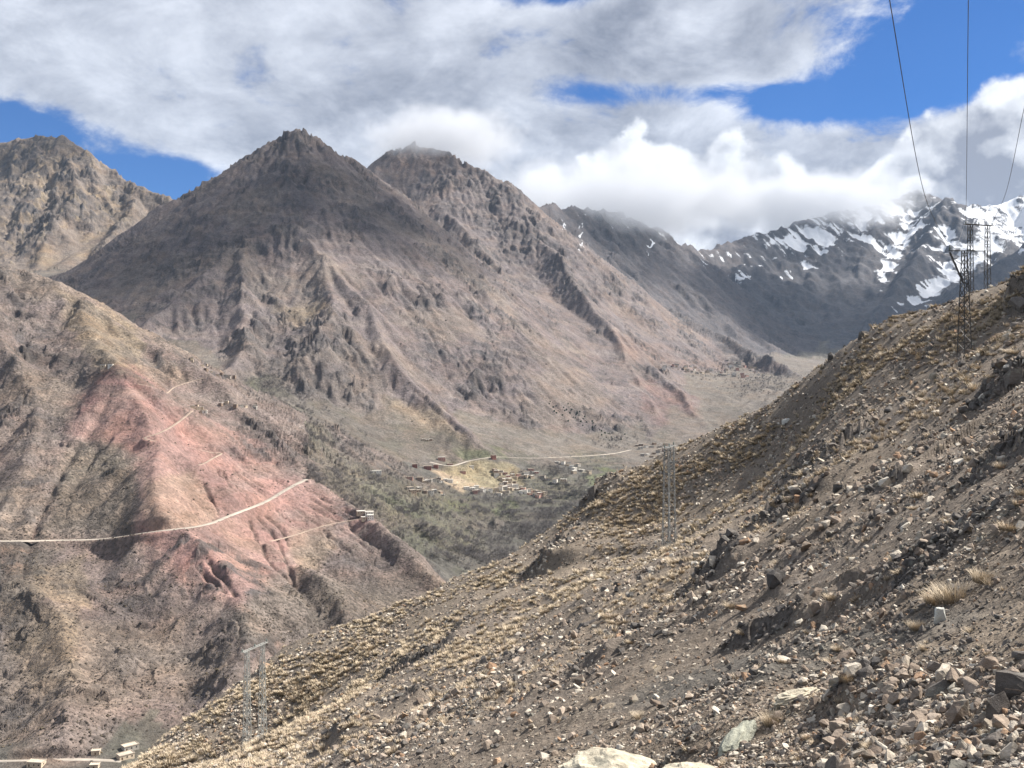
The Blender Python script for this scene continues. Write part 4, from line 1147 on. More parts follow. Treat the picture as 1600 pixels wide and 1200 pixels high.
LAND = [(395, 1085, 'twin-legged pale pylon'), (1045, 775, 'end-on middle pylon'), (1507, 500, 'slanted-strut crest pylon'), (955, 1195, 'big cream boulder'), (1150, 1160, 'grey-green slab'), (1245, 1092, 'long pale ledge rock'), (1468, 970, 'upright whitish stone'),
        (1212, 908, 'dark pale-capped boulder'), (1274, 958, 'lone rounded brown stone'), (1490, 918, 'largest spiky straw tuft'), (1578, 815, 'flat right-edge tuft'), (1566, 724, 'round right-edge tuft'), (1440, 766, 'low spreading tuft'), (1385, 760, 'pale split stone'),
        (1228, 662, 'bright white upper stone'), (1268, 572, 'dark skyline notch rock'), (928, 768, 'dark skyline knob'), (415, 1040, 'reddish skyline rock'), (1498, 1130, 'purple-brown stone'), (1562, 1118, 'mossy dark boulder'), (1600, 1075, 'dark right-edge boulder'),
        (1322, 1050, 'lone pale tuft'), (1158, 956, 'tan-topped stone'), (620, 1118, 'lower left rock ledge'), (760, 968, 'middle rock ledge'), (880, 868, 'mid-slope rock ledge'), (1260, 730, 'long upper rock ledge')]
def zone(px_, py_):
    d, nm, a, b = min((math.hypot(px_ - a, py_ - b), nm, a, b) for a, b, nm in LAND)
    dx, dy = px_ - a, py_ - b
    side = ('right of' if dx > 0 else 'left of') if abs(dx) > abs(dy) else ('below' if dy > 0 else 'above')
    if min(abs(dx), abs(dy)) > .45 * max(abs(dx), abs(dy)): side = ('lower ' if dy > 0 else 'upper ') + ('right of' if dx > 0 else 'left of')
    return ('just ' if d < 45 else ('' if d < 110 else 'far ')) + side + ' the ' + nm
NB = 290
for i in order[:NB]:
    kk = int(kind[i]); bigp = seen[i] > 13
    me = (big_me if bigp else stone_me)[kk][int(rng.integers(4))]
    word = 'large' if seen[i] > 24 else ('mid-sized' if seen[i] > 16 else 'small')
    X, Y, Z = float(sx[i]), float(sy[i]), float(sz[i] + .12 * size[i])
    o = link('stone', me, label='%s angular %s stone %s' % (word, STONE_WORD[kk], zone(hpx[pick[i]], hpy[pick[i]])), category='stone', group='stones strewn over the near hillside')
    o.location = (X, Y, Z); o.rotation_euler = [float(a) for a in rot[i]]; o.scale = [float(a) for a in asp[i]]
rest = order[NB:]
scatter('loose_stones', np.stack([sx, sy, sz + .1 * size], 1)[rest], rot[rest], asp[rest], (kind * 5 + rng.integers(0, 5, len(pick)))[rest],
        [(m_, None) for k in range(4) for m_ in stone_me[k]], 'loose angular scree stones covering the near hillside')

# a few stones that stand out
def feature(px_, py_, w, h, me, label, lift=.1, yaw=0., deep=None, tiltx=0., tilty=0.):
    X, Y, Z = hit(px_, py_); k = Y / F
    o = link('boulder' if w > 40 else 'stone', me, label=label, category='boulder' if w > 40 else 'stone')
    o.scale = (w * k / 1.0, (deep or w * .8) * k, h * k / .72); o.location = (X, Y, Z + lift * h * k); o.rotation_euler = (tiltx, tilty, yaw)
    return o
M_CREAM = rock_mat('boulder_cream', (.43, .385, .30), (.47, .42, .33)); M_GREENGREY = rock_mat('slab_grey_green', (.30, .31, .26), (.34, .34, .28)); M_WHITE = rock_mat('stone_white', (.52, .52, .48), (.58, .57, .53))
def smooth_boulder(seed, rough_=.10, mat=None):
    bm = bmesh.new(); bmesh.ops.create_icosphere(bm, subdivisions=5, radius=.5); c = np.array([v.co for v in bm.verts])
    d = 1 + rough_ * 2.4 * fbm(c[:, 0] + seed, c[:, 1] * .8 + c[:, 2] * .6, .6, 4, seed) + rough_ * fbm(c[:, 2] * 3 + seed, c[:, 0] + c[:, 1] * .3, .22, 3, seed + 9)
    for v, k in zip(bm.verts, d): v.co *= float(k); v.co.z *= .72
    me = bpy.data.meshes.new('boulder'); bm.to_mesh(me); bm.free(); me.materials.append(mat)
    return me
feature(955, 1232, 185, 130, smooth_boulder(3, .10, M_CREAM), 'big rounded cream boulder cut off by the bottom edge', -.05)
feature(1085, 1222, 120, 60, smooth_boulder(8, .10, M_CREAM), 'flat cream boulder beside the big rounded one, bottom edge', -.05)
feature(1150, 1165, 120, 34, smooth_boulder(14, .14, M_GREENGREY), 'long grey-green slab rising to a dry grass tuft', .05, math.radians(48), 34, 0, math.radians(-24))
feature(1245, 1092, 90, 26, smooth_boulder(19, .16, M_CREAM), 'long pale ledge rock right of the slanting slab', .05, math.radians(18), 26, 0, math.radians(-10))
feature(1468, 972, 19, 25, rock_mesh(41, 16, .9, True), 'upright whitish stone under the dark ledge', .3).data.materials.append(M_WHITE)
feature(1212, 912, 30, 30, rock_mesh(42, 14, .9, True), 'dark boulder with pale cap on the bare scree', .25).data.materials.append(M_STONE[2])
feature(1206, 897, 17, 7, rock_mesh(48, 14, .6, True), 'flat pale stone lying on top of the dark scree boulder', .9).data.materials.append(M_STONE[1])
feature(1274, 958, 24, 24, rock_mesh(43, 14, .9, True), 'rounded brown stone alone on the bare scree patch', .25).data.materials.append(M_STONE[0])
feature(1158, 956, 18, 16, rock_mesh(44, 14, .8, True), 'tan-topped stone at the left end of the bare scree', .2).data.materials.append(M_STONE[3])
feature(1498, 1130, 34, 46, rock_mesh(45, 15, .9, True), 'upright dark purple-brown stone in the corner rubble', .3).data.materials.append(M_STONE[0])
feature(1562, 1118, 44, 44, rock_mesh(46, 15, .9, True), 'broad dark boulder with mossy top in the corner rubble', .25).data.materials.append(M_STONE[2])
feature(1600, 1075, 90, 60, rock_mesh(47, 15, .8, True), 'big dark overhanging boulder at the right edge', .15).data.materials.append(M_STONE[2])
feature(1228, 662, 14, 12, rock_mesh(51, 14, .8, True), 'bright white stone high on the tufted slope', .3).data.materials.append(M_WHITE)
feature(1385, 760, 24, 18, rock_mesh(52, 14, .8, True), 'pale split stone on the right-hand slope', .3).data.materials.append(M_STONE[1])
for k_, (a, b, w, h) in enumerate([(1268, 572, 48, 36), (1300, 556, 40, 26), (1350, 522, 30, 20), (928, 768, 40, 34), (415, 1040, 44, 30), (470, 992, 36, 16), (1590, 478, 60, 40), (1585, 590, 50, 44), (1560, 610, 34, 30)]):
    feature(a, b + 4, w * .62, h * .62, big_me[2 if k_ not in (4, 5) else 3][k_ % 4], ['dark blocky outcrop rock jutting from the skyline notch', 'dark broken outcrop rock just right of the skyline notch', 'dark outcrop rock midway up the right skyline', 'dark rock knob on the skyline above the groves',
            'reddish outcrop rock on the lower skyline right of the twin-legged pylon', 'reddish flat rock on the lower skyline above the pylon', 'dark overhanging rock at the right edge below the crest', 'big shaded rock at the right edge under a pale tuft', 'shaded rock left of the big shaded right-edge rock'][k_], .15, k_ * 1.3)

# ------------------------------------------------------------------ dry bunchgrass
def tuft_mesh(seed, blades, seg, spread, h, w):
    r = random.Random(seed); v, f = [], []
    for b in range(blades):
        a = r.uniform(0, 6.283); rad = spread * math.sqrt(r.random()) * .42; lean = r.uniform(.15, .98) * (.45 + rad / spread)
        L = h * r.uniform(.6, 1.05); bx, by = rad * math.cos(a), rad * math.sin(a); a2 = a + r.gauss(0, .5)
        px_, py_ = -math.sin(a2), math.cos(a2); i0 = len(v)
        for s_ in range(seg + 1):
            t = s_ / seg; out = lean * t * (0.6 + .5 * t) * h * 1.1; z = L * (t - .28 * lean * t * t) - .03; ww = w * (1 - t) * .5
            x, y = bx + math.cos(a2) * out, by + math.sin(a2) * out
            if s_ == seg: v.append((x, y, z))
            else: v += [(x - px_ * ww, y - py_ * ww, z), (x + px_ * ww, y + py_ * ww, z)]
        for s_ in range(seg - 1):
            k = i0 + 2 * s_; f += [(k, k + 1, k + 3), (k, k + 3, k + 2)]
        k = i0 + 2 * (seg - 1); f.append((k, k + 1, k + 2))
    me = mesh_from('tuft', v, f, False)
    return me
def grass_mat(name, a, b, base):
    m, n, bs = new_mat(name)
    rnd = n.add('ShaderNodeObjectInfo').outputs['Random']
    pos = n.add('ShaderNodeNewGeometry').outputs['Position']
    tz = n.add('ShaderNodeSeparateXYZ', {0: n.add('ShaderNodeTexCoord').outputs['Object']}).outputs[2]
    c = n.mix(rnd, (*a, 1), (*b, 1))
    c = n.mix(n.ramp(n.noise(pos, 40.0, 2, .5), .35, .65, 0, .45), c, (.38, .28, .17))
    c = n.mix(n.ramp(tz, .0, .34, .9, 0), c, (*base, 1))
    m.node_tree.links.new(c, bs.inputs['Base Color']); bs.inputs['Roughness'].default_value = .8
    return m
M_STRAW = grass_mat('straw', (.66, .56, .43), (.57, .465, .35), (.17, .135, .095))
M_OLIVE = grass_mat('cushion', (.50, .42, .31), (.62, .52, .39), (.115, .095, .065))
tuft_near = [tuft_mesh(500 + i, 340, 3, 1.0, .62, .022) for i in range(4)]
tuft_mid = [tuft_mesh(520 + i, 130, 2, 1.0, .60, .05) for i in range(4)]
tuft_far = [tuft_mesh(540 + i, 46, 2, 1.0, .62, .12) for i in range(4)]
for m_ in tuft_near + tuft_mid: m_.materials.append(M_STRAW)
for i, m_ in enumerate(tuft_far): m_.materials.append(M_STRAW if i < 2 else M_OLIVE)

NT = 42000
tp = rng.choice(vid, NT)
farw = sstep(28, 120, hd[tp])
clump = fbm(hx[tp], hy[tp], 15, 3, 410)
keep = rng.random(NT) < (.012 + .62 * farw) * (.10 + 1.7 * sstep(-.10, .28, clump)) * (1 - .35 * sstep(1250, 1500, hpx[tp]))
tp = tp[keep]
td = hd[tp]
tsz = np.exp(rng.normal(-.50, .34, len(tp))) * (.62 + .55 * sstep(30, 150, td))
tsz = np.minimum(tsz, rng.uniform(9, 21, len(tp)) * td / F)
jt = (rng.random((len(tp), 2)) - .5) * (td * .006)[:, None]
tx, ty = hx[tp] + jt[:, 0], hy[tp] + jt[:, 1]; tz_ = hz(tx, ty)
tn_ = normals(tp); tn_[:, 2] += .8; tn_ /= np.linalg.norm(tn_, axis=1)[:, None]
trot = tilt(tn_, rng.random(len(tp)) * 6.28)
tsc = np.stack([tsz * rng.uniform(.9, 1.3, len(tp)), tsz * rng.uniform(.9, 1.3, len(tp)), tsz * rng.uniform(.75, 1.15, len(tp))], 1)
tseen = tsz * F / td
to = np.argsort(-tseen)
HERO = [(1490, 920, 78, .9), (1462, 930, 50, .8), (1536, 900, 44, 1.2), (1435, 975, 36, 1.0), (1206, 1122, 40, 1.2), (1323, 1056, 32, 1.0), (1300, 930, 34, .8), (1142, 944, 24, .9), (1566, 724, 30, .8), (1578, 818, 46, .7), (1440, 768, 44, .6),
        (1552, 588, 24, .8), (1585, 545, 34, .6), (1490, 575, 20, .8), (1100, 945, 20, .7), (1310, 1010, 24, .7), (1000, 1115, 30, .6), (985, 1000, 22, .6), (1430, 790, 26, .6), (1160, 985, 22, .6), (1265, 985, 22, .6), (930, 1090, 24, .6)]
HL = ['largest spiky straw tuft under the dark ledge', 'straw tuft leaning against the largest tuft under the ledge', 'tall upright straw tuft right of the largest one', 'small straw tuft left of the whitish stone', 'spiky tuft at the top of the grey-green slab',
      'pale straw tuft alone above the pale ledge rock', 'wide low tuft right of the bare scree patch', 'tuft beside the tan-topped stone', 'round tuft near the right edge above the path', 'flat wide tuft at the right edge', 'low spreading tuft on the right-hand slope',
      'bright tuft on the shaded right-edge rocks', 'long pale tuft near the right edge under the crest', 'small bright tuft right of the front crest pylon', 'small tuft left of the dark capped boulder', 'tuft above the lone rounded brown stone', 'low brownish tuft above the big cream boulder',
      'low tuft on the scree below the middle pylon', 'tuft just below the low spreading one', 'small tuft under the bare scree patch', 'small tuft beneath the rounded brown stone', 'low tuft left of the big cream boulder']
for k_, ((a, b, w, hh), lab) in enumerate(zip(HERO, HL)):
    X, Y, Z = hit(a, b + w * .22); s_ = w * Y / F * .82
    o = link('grass_tuft', tuft_near[k_ % 4], label=lab, category='grass tuft', group='dry bunchgrass tufts on the near hillside')
    o.location = (X, Y, Z - .02 * s_); o.scale = (s_, s_, s_ * hh); o.rotation_euler = (0, -.12, k_ * 1.7)
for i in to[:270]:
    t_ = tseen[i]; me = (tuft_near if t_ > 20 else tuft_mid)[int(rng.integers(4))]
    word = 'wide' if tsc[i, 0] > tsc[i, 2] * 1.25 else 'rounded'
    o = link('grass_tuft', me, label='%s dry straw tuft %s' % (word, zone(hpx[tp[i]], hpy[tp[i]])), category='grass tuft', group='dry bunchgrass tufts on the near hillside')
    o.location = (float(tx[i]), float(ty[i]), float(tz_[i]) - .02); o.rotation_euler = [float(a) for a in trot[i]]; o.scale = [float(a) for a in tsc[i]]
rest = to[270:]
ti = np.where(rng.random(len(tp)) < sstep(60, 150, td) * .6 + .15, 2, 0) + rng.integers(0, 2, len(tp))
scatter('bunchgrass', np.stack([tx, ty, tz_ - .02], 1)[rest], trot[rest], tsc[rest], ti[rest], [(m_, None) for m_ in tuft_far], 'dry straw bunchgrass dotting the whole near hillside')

# ------------------------------------------------------------------ box builder
class MB:
    def __init__(s): s.v, s.f = [], []
    def box(s, x0, x1, y0, y1, z0, z1):
        k = len(s.v); s.v += [(x, y, z) for z in (z0, z1) for x, y in ((x0, y0), (x1, y0), (x1, y1), (x0, y1))]
        s.f += [(k + a, k + b, k + c, k + d) for a, b, c, d in ((0, 3, 2, 1), (4, 5, 6, 7), (0, 1, 5, 4), (1, 2, 6, 5), (2, 3, 7, 6), (3, 0, 4, 7))]
    def bar(s, a, b, w, w2=None):
        a, b = Vector(a), Vector(b); d = (b - a).normalized()
        u = d.cross(Vector((0, 0, 1)) if abs(d.z) < .95 else Vector((1, 0, 0))).normalized(); v = d.cross(u); k = len(s.v)
        for p_, ww in ((a, w), (b, w2 or w)):
            for i, j in ((-1, -1), (1, -1), (1, 1), (-1, 1)): s.v.append(tuple(p_ + u * i * ww / 2 + v * j * ww / 2))
        s.f += [(k + a_, k + b_, k + c_, k + d_) for a_, b_, c_, d_ in ((0, 3, 2, 1), (4, 5, 6, 7), (0, 1, 5, 4), (1, 2, 6, 5), (2, 3, 7, 6), (3, 0, 4, 7))]
    def tube(s, pts, r, n=6):
        k0 = len(s.v)
        for i, p_ in enumerate(pts):
            p_ = Vector(p_); d = (Vector(pts[min(i + 1, len(pts) - 1)]) - Vector(pts[max(i - 1, 0)])).normalized()
            u = d.cross(Vector((0, 0, 1)) if abs(d.z) < .95 else Vector((1, 0, 0))).normalized(); v = d.cross(u)
            rr = r[i] if hasattr(r, '__len__') else r
            for j in range(n):
                a = 6.28318 * j / n; s.v.append(tuple(p_ + (u * math.cos(a) + v * math.sin(a)) * rr))
        for i in range(len(pts) - 1):
            for j in range(n):
                a, b = k0 + i * n + j, k0 + i * n + (j + 1) % n; s.f.append((a, b, b + n, a + n))
    def mesh(s, name, mat=None):
        me = mesh_from(name, s.v, s.f, False)
        if mat: me.materials.append(mat)
        return me

# ------------------------------------------------------------------ houses of the villages
WALLS = {'red': flat_mat('clay_red', (.27, .125, .10), .2, .8), 'pink': flat_mat('clay_pink', (.46, .27, .22), .2, .8), 'tan': flat_mat('clay_tan', (.50, .41, .31), .2, .8), 'grey': flat_mat('stone_wall_grey', (.38, .35, .31), .25, 1.2),
         'white': flat_mat('lime_wash', (.74, .70, .63), .12, .8), 'brown': flat_mat('mud_brown', (.28, .21, .16), .2, .8)}
M_ROOF = flat_mat('earth_roof', (.44, .375, .305), .15, .6); M_ROOFW = flat_mat('pale_roof', (.74, .70, .63), .1, .6)
M_DARK = flat_mat('window_dark', (.035, .033, .032), .1, 1.0, .4); M_DOOR = flat_mat('door_wood', (.12, .075, .045), .2, 2.0)
house_kinds = []
for L, W, H, nw in ((9, 7, 3.2, 2), (13, 8, 3.4, 3), (10, 8, 6.2, 3), (16, 9, 6.4, 4), (7, 6, 3.0, 1), (12, 7, 5.8, 3)):
    b = MB(); b.box(-L / 2, L / 2, -W / 2, W / 2, -4.5, H)
    r_ = MB(); r_.box(-L / 2 - .3, L / 2 + .3, -W / 2 - .3, W / 2 + .3, H + .003, H + .28)
    for q in ((-L / 2 - .3, L / 2 + .3, -W / 2 - .3, -W / 2), (-L / 2 - .3, L / 2 + .3, W / 2, W / 2 + .3), (-L / 2 - .3, -L / 2, -W / 2, W / 2), (L / 2, L / 2 + .3, -W / 2, W / 2)):
        r_.box(*q, H + .283, H + .75)
    wi = MB(); wi.box(-.55, .55, -.03, .09, -.65, .65)
    do = MB(); do.box(-.6, .6, -.03, .09, 0, 2.1)
    spots = []
    for fl in range(1 if H < 4 else 2):
        for k in range(nw):
            if fl == 0 and k == 0: continue
            spots.append(((-L / 2 + L * (k + .5) / nw, -W / 2 - .06, 1.6 + 3.0 * fl), 0))
        spots.append(((L / 2 + .06, 0, 1.6 + 3.0 * fl), math.pi / 2))
    house_kinds.append((b.mesh('house'), r_.mesh('roof'), wi.mesh('window', M_DARK), do.mesh('door', M_DOOR), spots, (-L / 2 + L * .5 / nw, -W / 2 - .06, 0), L))
tinted = {}
def house(px_, py_, kind, wall, yaw, label, group, pale=False, ymin=1200, ymax=5000, parts=True, scale=1.0, dz=0.):
    c = cast([px_], [py_], ymin, ymax, 700)[0]
    if np.isnan(c[0]): return
    bm_, rm_, wm_2, dm_, spots, dpos, L = house_kinds[kind]
    key = (kind, wall)
    if key not in tinted: tinted[key] = bm_.copy(); tinted[key].materials.append(WALLS[wall])
    rk = ('r', kind, pale)
    if rk not in tinted: tinted[rk] = rm_.copy(); tinted[rk].materials.append(M_ROOFW if pale else M_ROOF)
    o = link('house', tinted[key], None, label=label, category='house')
    if group: o['group'] = group
    o.location = (c[0], c[1], c[2] + .2 + dz); o.rotation_euler = (0, 0, yaw); o.scale = (scale,) * 3
    link('roof', tinted[rk], None, o)
    if parts:
        for p_, a in spots:
            w_ = link('window', wm_2, None, o); w_.location = p_; w_.rotation_euler = (0, 0, a)
        d_ = link('door', dm_, None, o); d_.location = dpos
    return o

# houses one can point at
for a in [(690, 719, 3, 'pink', .1, 'long pink house at the top left of the main village', True), (703, 727, 1, 'pink', .2, 'pink single-storey house beside the village road bend', False), (668, 733, 3, 'red', .05, 'long dark red house at the left end of the village road', False),
          (681, 731, 2, 'red', .0, 'dark red two-storey house touching the long dark red house', False), (771, 716, 2, 'red', .5, 'tall dark red house standing alone at the road on the knoll', False), (723, 739, 1, 'pink', .1, 'orange-pink house on the bare knoll below the road', False),
          (737, 731, 0, 'white', .3, 'small whitish house on the knoll under the road', True), (742, 771, 2, 'pink', .1, 'pink two-storey house at the left end of the lower village row', False), (640, 748, 1, 'pink', .0, 'pinkish house at the far left of the main village', False),
          (656, 751, 2, 'brown', .1, 'brown two-storey house below the long dark red house', False), (670, 752, 1, 'grey', -.1, 'grey house under the dark red two-storey house', True), (648, 730, 2, 'red', .2, 'red-brown house up the slope left of the village road', False)]:
    house(a[0], a[1], a[2], a[3], a[4], a[5], None, a[6])
for a in [(564, 802, 1, 'tan', .3, 'upper pale house with shaded side on the red hill ridge'), (577, 803, 1, 'white', .1, 'long white-roofed house on the red hill ridge'), (579, 811, 2, 'white', .2, 'front white house with one dark window on the red hill ridge'), (568, 811, 4, 'tan', .4, 'low annexe at the left of the red hill houses')]:
    house(a[0], a[1], a[2], a[3], a[4], a[5], None, True, 900, 2000, True, .82)
for a in [(196, 1184, 1, 'tan', .75, 'tan-walled house beside the valley road at the bottom left'), (203, 1170, 1, 'grey', .75, 'grey house behind the tan-walled one, bottom left'), (57, 1196, 1, 'tan', -.1, 'pale flat-roofed house below the valley road, bottom left'),
          (150, 1178, 4, 'tan', .2, 'small stone hut above the valley road at the bottom left'), (148, 1200, 4, 'tan', .1, 'small hut cut off by the bottom edge under the valley road')]:
    house(a[0], a[1], a[2], a[3], a[4], a[5], None, False, 560, 1000, True, .8)
for a in [(161, 574, 4, 'tan', .2, 'left hut of the two on the col above the red knob'), (173, 573, 4, 'white', .1, 'right hut of the two on the col above the red knob'), (578, 737, 1, 'white', .1, 'left pale house alone in the grey groves'), (590, 739, 1, 'white', .2, 'right pale house alone in the grey groves'),
          (320, 645, 4, 'white', .2, 'small white hut at the top of the switchback track'), (662, 688, 4, 'tan', .1, 'left hut of three on the ochre slope above the village'), (668, 689, 4, 'tan', .1, 'middle hut of three on the ochre slope above the village'), (673, 688, 4, 'brown', .1, 'right hut of three on the ochre slope above the village')]:
    house(a[0], a[1], a[2], a[3], a[4], a[5], None, True)

def cluster(polys, n, label, group, pal, seed, ymin=1200, ymax=5000, sp=6, sc=1.0):
    r = random.Random(seed); got = []
    tries = 0
    while len(got) < n and tries < n * 60:
        tries += 1
        (x0, y0), (x1, y1), wd = r.choice(polys)
        t = r.random(); x, y = x0 + (x1 - x0) * t + r.gauss(0, wd * .6), y0 + (y1 - y0) * t + r.gauss(0, wd * .35)
        if any(abs(x - a) < sp and abs(y - b) < sp * .55 for a, b in got): continue
        got.append((x, y)); k = r.choice((0, 0, 1, 2, 2, 4, 5)); wall = r.choice(pal)
        wd_ = {'red': 'red', 'pink': 'pinkish', 'tan': 'tan', 'grey': 'grey stone', 'white': 'whitish', 'brown': 'brown'}[wall]
        house(x, y, k, wall, r.gauss(.15, .35), '%s flat-roofed %s %s' % (wd_, ('house', 'long house', 'tall house', 'large house', 'hut', 'two-storey house')[k], label), group, r.random() < .4, ymin, ymax, True, sc)
cluster([((778, 738), (805, 752), 7), ((800, 745), (832, 742), 7), ((790, 755), (812, 766), 6)], 34, 'on the stepped slope right of the bare knoll', 'houses of the upper main village', ['tan', 'tan', 'grey', 'pink', 'white', 'brown'], 1)
cluster([((735, 766), (790, 768), 5), ((790, 762), (835, 770), 5), ((830, 768), (858, 780), 4)], 38, 'in the lower row at the foot of the bare knoll', 'houses of the lower main village', ['tan', 'tan', 'grey', 'pink', 'white', 'white'], 2)
cluster([((835, 748), (880, 752), 6), ((875, 722), (905, 730), 7), ((890, 735), (920, 742), 5)], 16, 'scattered right of the main village', 'scattered houses right of the main village', ['tan', 'grey', 'white'], 3)
cluster([((636, 765), (700, 772), 7), ((655, 750), (700, 752), 6)], 16, 'among terraces below the village road', 'houses among the terraces', ['grey', 'tan', 'brown', 'white'], 4)
cluster([((1000, 700), (1040, 697), 6), ((1010, 712), (1035, 706), 5)], 16, 'behind the middle pylon at the road end', 'houses of the hamlet behind the middle pylon', ['tan', 'brown', 'white', 'grey'], 5)
cluster([((1040, 572), (1110, 583), 6), ((1110, 580), (1170, 590), 7), ((1140, 566), (1190, 585), 6)], 42, 'in the far upper valley under the dark ridge', 'houses of the far upper village', ['tan', 'pink', 'white', 'grey'], 6, 2500, 7000, 5, 1.3)
cluster([((295, 560), (345, 590), 5), ((345, 585), (370, 592), 4), ((300, 636), (320, 644), 4), ((340, 635), (410, 634), 5)], 26, 'in the hamlet behind the red hill', 'houses of the hamlet behind the red hill', ['tan', 'grey', 'brown', 'tan'], 7, 1200, 4000, 5, .6)

# ------------------------------------------------------------------ lattice pylons and power lines
M_STEEL = flat_mat('galvanised_steel', (.22, .22, .215), .2, 2.0, .55); M_STEEL_D = flat_mat('weathered_steel', (.075, .072, .07), .2, 2.0, .6)
M_STEEL_P = flat_mat('pale_steel', (.30, .305, .29), .2, 2.0, .55); M_GLASS = flat_mat('insulator_glass', (.18, .22, .20), .1, 4.0, .2); M_CONC = flat_mat('concrete_foot', (.48, .46, .42), .15, 3.0); M_WIRE = flat_mat('wire_aluminium', (.10, .10, .105), .1, 2.0, .5)
def mast_mesh(h, wb, wt, t, n):
    b = MB()
    c = lambda k, w: ((-w, -w), (w, -w), (w, w), (-w, w))[k]
    for k in range(4):
        (x0, y0), (x1, y1) = c(k, wb / 2), c(k, wt / 2); b.bar((x0, y0, -1.2), (x1, y1, h), t)
    zs = [h * (1 - (1 - i / n) ** 1.0) for i in range(n + 1)]
    for i in range(n):
        wa, wc = wb + (wt - wb) * zs[i] / h, wb + (wt - wb) * zs[i + 1] / h
        for k in range(4):
            p_, q = c(k, wa / 2), c((k + 1) % 4, wc / 2); p2, q2 = c((k + 1) % 4, wa / 2), c(k, wc / 2)
            if i % 2 == 0: b.bar((*p_, zs[i]), (*q, zs[i + 1]), t * .72)
            else: b.bar((*p2, zs[i]), (*q2, zs[i + 1]), t * .72)
            if i % 3 == 2: b.bar((*c(k, wc / 2), zs[i + 1]), (*c((k + 1) % 4, wc / 2), zs[i + 1]), t * .7)
    return b
def insulator():
    b = MB(); b.tube([(0, 0, 0), (0, 0, .08), (0, 0, .1), (0, 0, .2), (0, 0, .22), (0, 0, .32), (0, 0, .34), (0, 0, .46)], [.05, .12, .05, .12, .05, .12, .05, .03], 8)
    return b
def portal(base1, base2, ztop, over, wb, wt, t, mat, label, n=14, brace=True):
    """two lattice masts carrying one crossarm"""
    b1, b2 = Vector(base1), Vector(base2); d = Vector((b2.x - b1.x, b2.y - b1.y, 0)); gap = d.length; d.normalize()
    root = bpy.data.objects.new('pylon', None); COL.objects.link(root); root.location = b1
    root['label'] = label; root['category'] = 'pylon'; root['group'] = 'lattice pylons of one power line'
    yaw = math.atan2(d.y, d.x); root.rotation_euler = (0, 0, yaw)
    for k, bb in enumerate((b1, b2)):
        h = ztop - bb.z
        o = link('mast', mast_mesh(h, wb, wt, t, n).mesh('mast'), mat, root); o.location = (k * gap, 0, bb.z - b1.z)
        f = MB()
        for sx_ in (-1, 1):
            for sy_ in (-1, 1): f.box(sx_ * wb / 2 - .22, sx_ * wb / 2 + .22, sy_ * wb / 2 - .22, sy_ * wb / 2 + .22, -1.6, .22)
        link('footing', f.mesh('footing'), M_CONC, o)
    z = ztop - b1.z; c = MB()
    for s_ in (-1, 1):
        c.bar((-over, s_ * wt / 2 * 1.1, z + .05), (gap + over, s_ * wt / 2 * 1.1, z + .05), t * 1.25)
    m_ = int((gap + 2 * over) / .7)
    for i in range(m_):
        x0, x1 = -over + (gap + 2 * over) * i / m_, -over + (gap + 2 * over) * (i + 1) / m_
        c.bar((x0, -wt / 2 if i % 2 else wt / 2, z + .05), (x1, wt / 2 if i % 2 else -wt / 2, z + .05), t * .7)
    link('crossarm', c.mesh('crossarm'), mat, root)
    tips = []
    for x in (-over + .1, gap / 2, gap + over - .1):
        o = link('insulator', insulator().mesh('insulator'), M_GLASS, root); o.location = (x, 0, z + .12)
        tips.append(b1 + Vector((math.cos(yaw) * x, math.sin(yaw) * x, z + .6)))
    if brace:
        s_ = MB(); s_.bar((0, 0, z - 2.2), (gap / 2, 0, z), t * .8); s_.bar((gap, 0, z - 2.2), (gap / 2, 0, z), t * .8); link('brace', s_.mesh('brace'), mat, root)
    return root, tips
def on_hill(x, y): return (x, y, float(hz(x, y)[0]))
# low left portal
b1 = on_hill(*P(386, 1158, 140.0)[:2]); b2 = on_hill(*P(410, 1140, 143.6)[:2])
portal(b1, b2, P(386, 1017, 140.0)[2], 1.2, .95, .42, .062, M_STEEL_P, 'twin-legged pale lattice pylon low on the slope at bottom left', 16, False)
# middle portal, seen almost end-on
b1 = on_hill(*P(1041, 846, 137.0)[:2]); b2 = on_hill(*P(1050, 838, 141.0)[:2])
r_, _t = portal(b1, b2, P(1045, 700, 137.0)[2], 1.3, 1.1, .5, .085, M_STEEL, 'grey lattice pylon seen end-on halfway up the tufted slope', 16, False)
s_ = MB(); h_ = P(1045, 722, 137.0)[2] - b1[2]; yw = r_.rotation_euler.z
ux, uy = math.sin(yw), -math.cos(yw)
s_.bar((.2, -.2, h_ - .1), (.4, -1.5, h_ + .1), .12); s_.bar((.2, -.2, h_ - .9), (.4, -1.4, h_ + .05), .07)
link('lower_arm', s_.mesh('lower_arm'), M_STEEL, r_)
# pylon behind the crest
b1 = on_hill(*P(1516, 460, 156.0)[:2]); b2 = on_hill(*P(1543, 460, 157.0)[:2])
rear, rtips = portal(b1, b2, P(1530, 352, 156.5)[2], 1.0, .95, .5, .068, M_STEEL_D, 'twin-legged dark pylon on the crest against the snow mountain', 14, False)
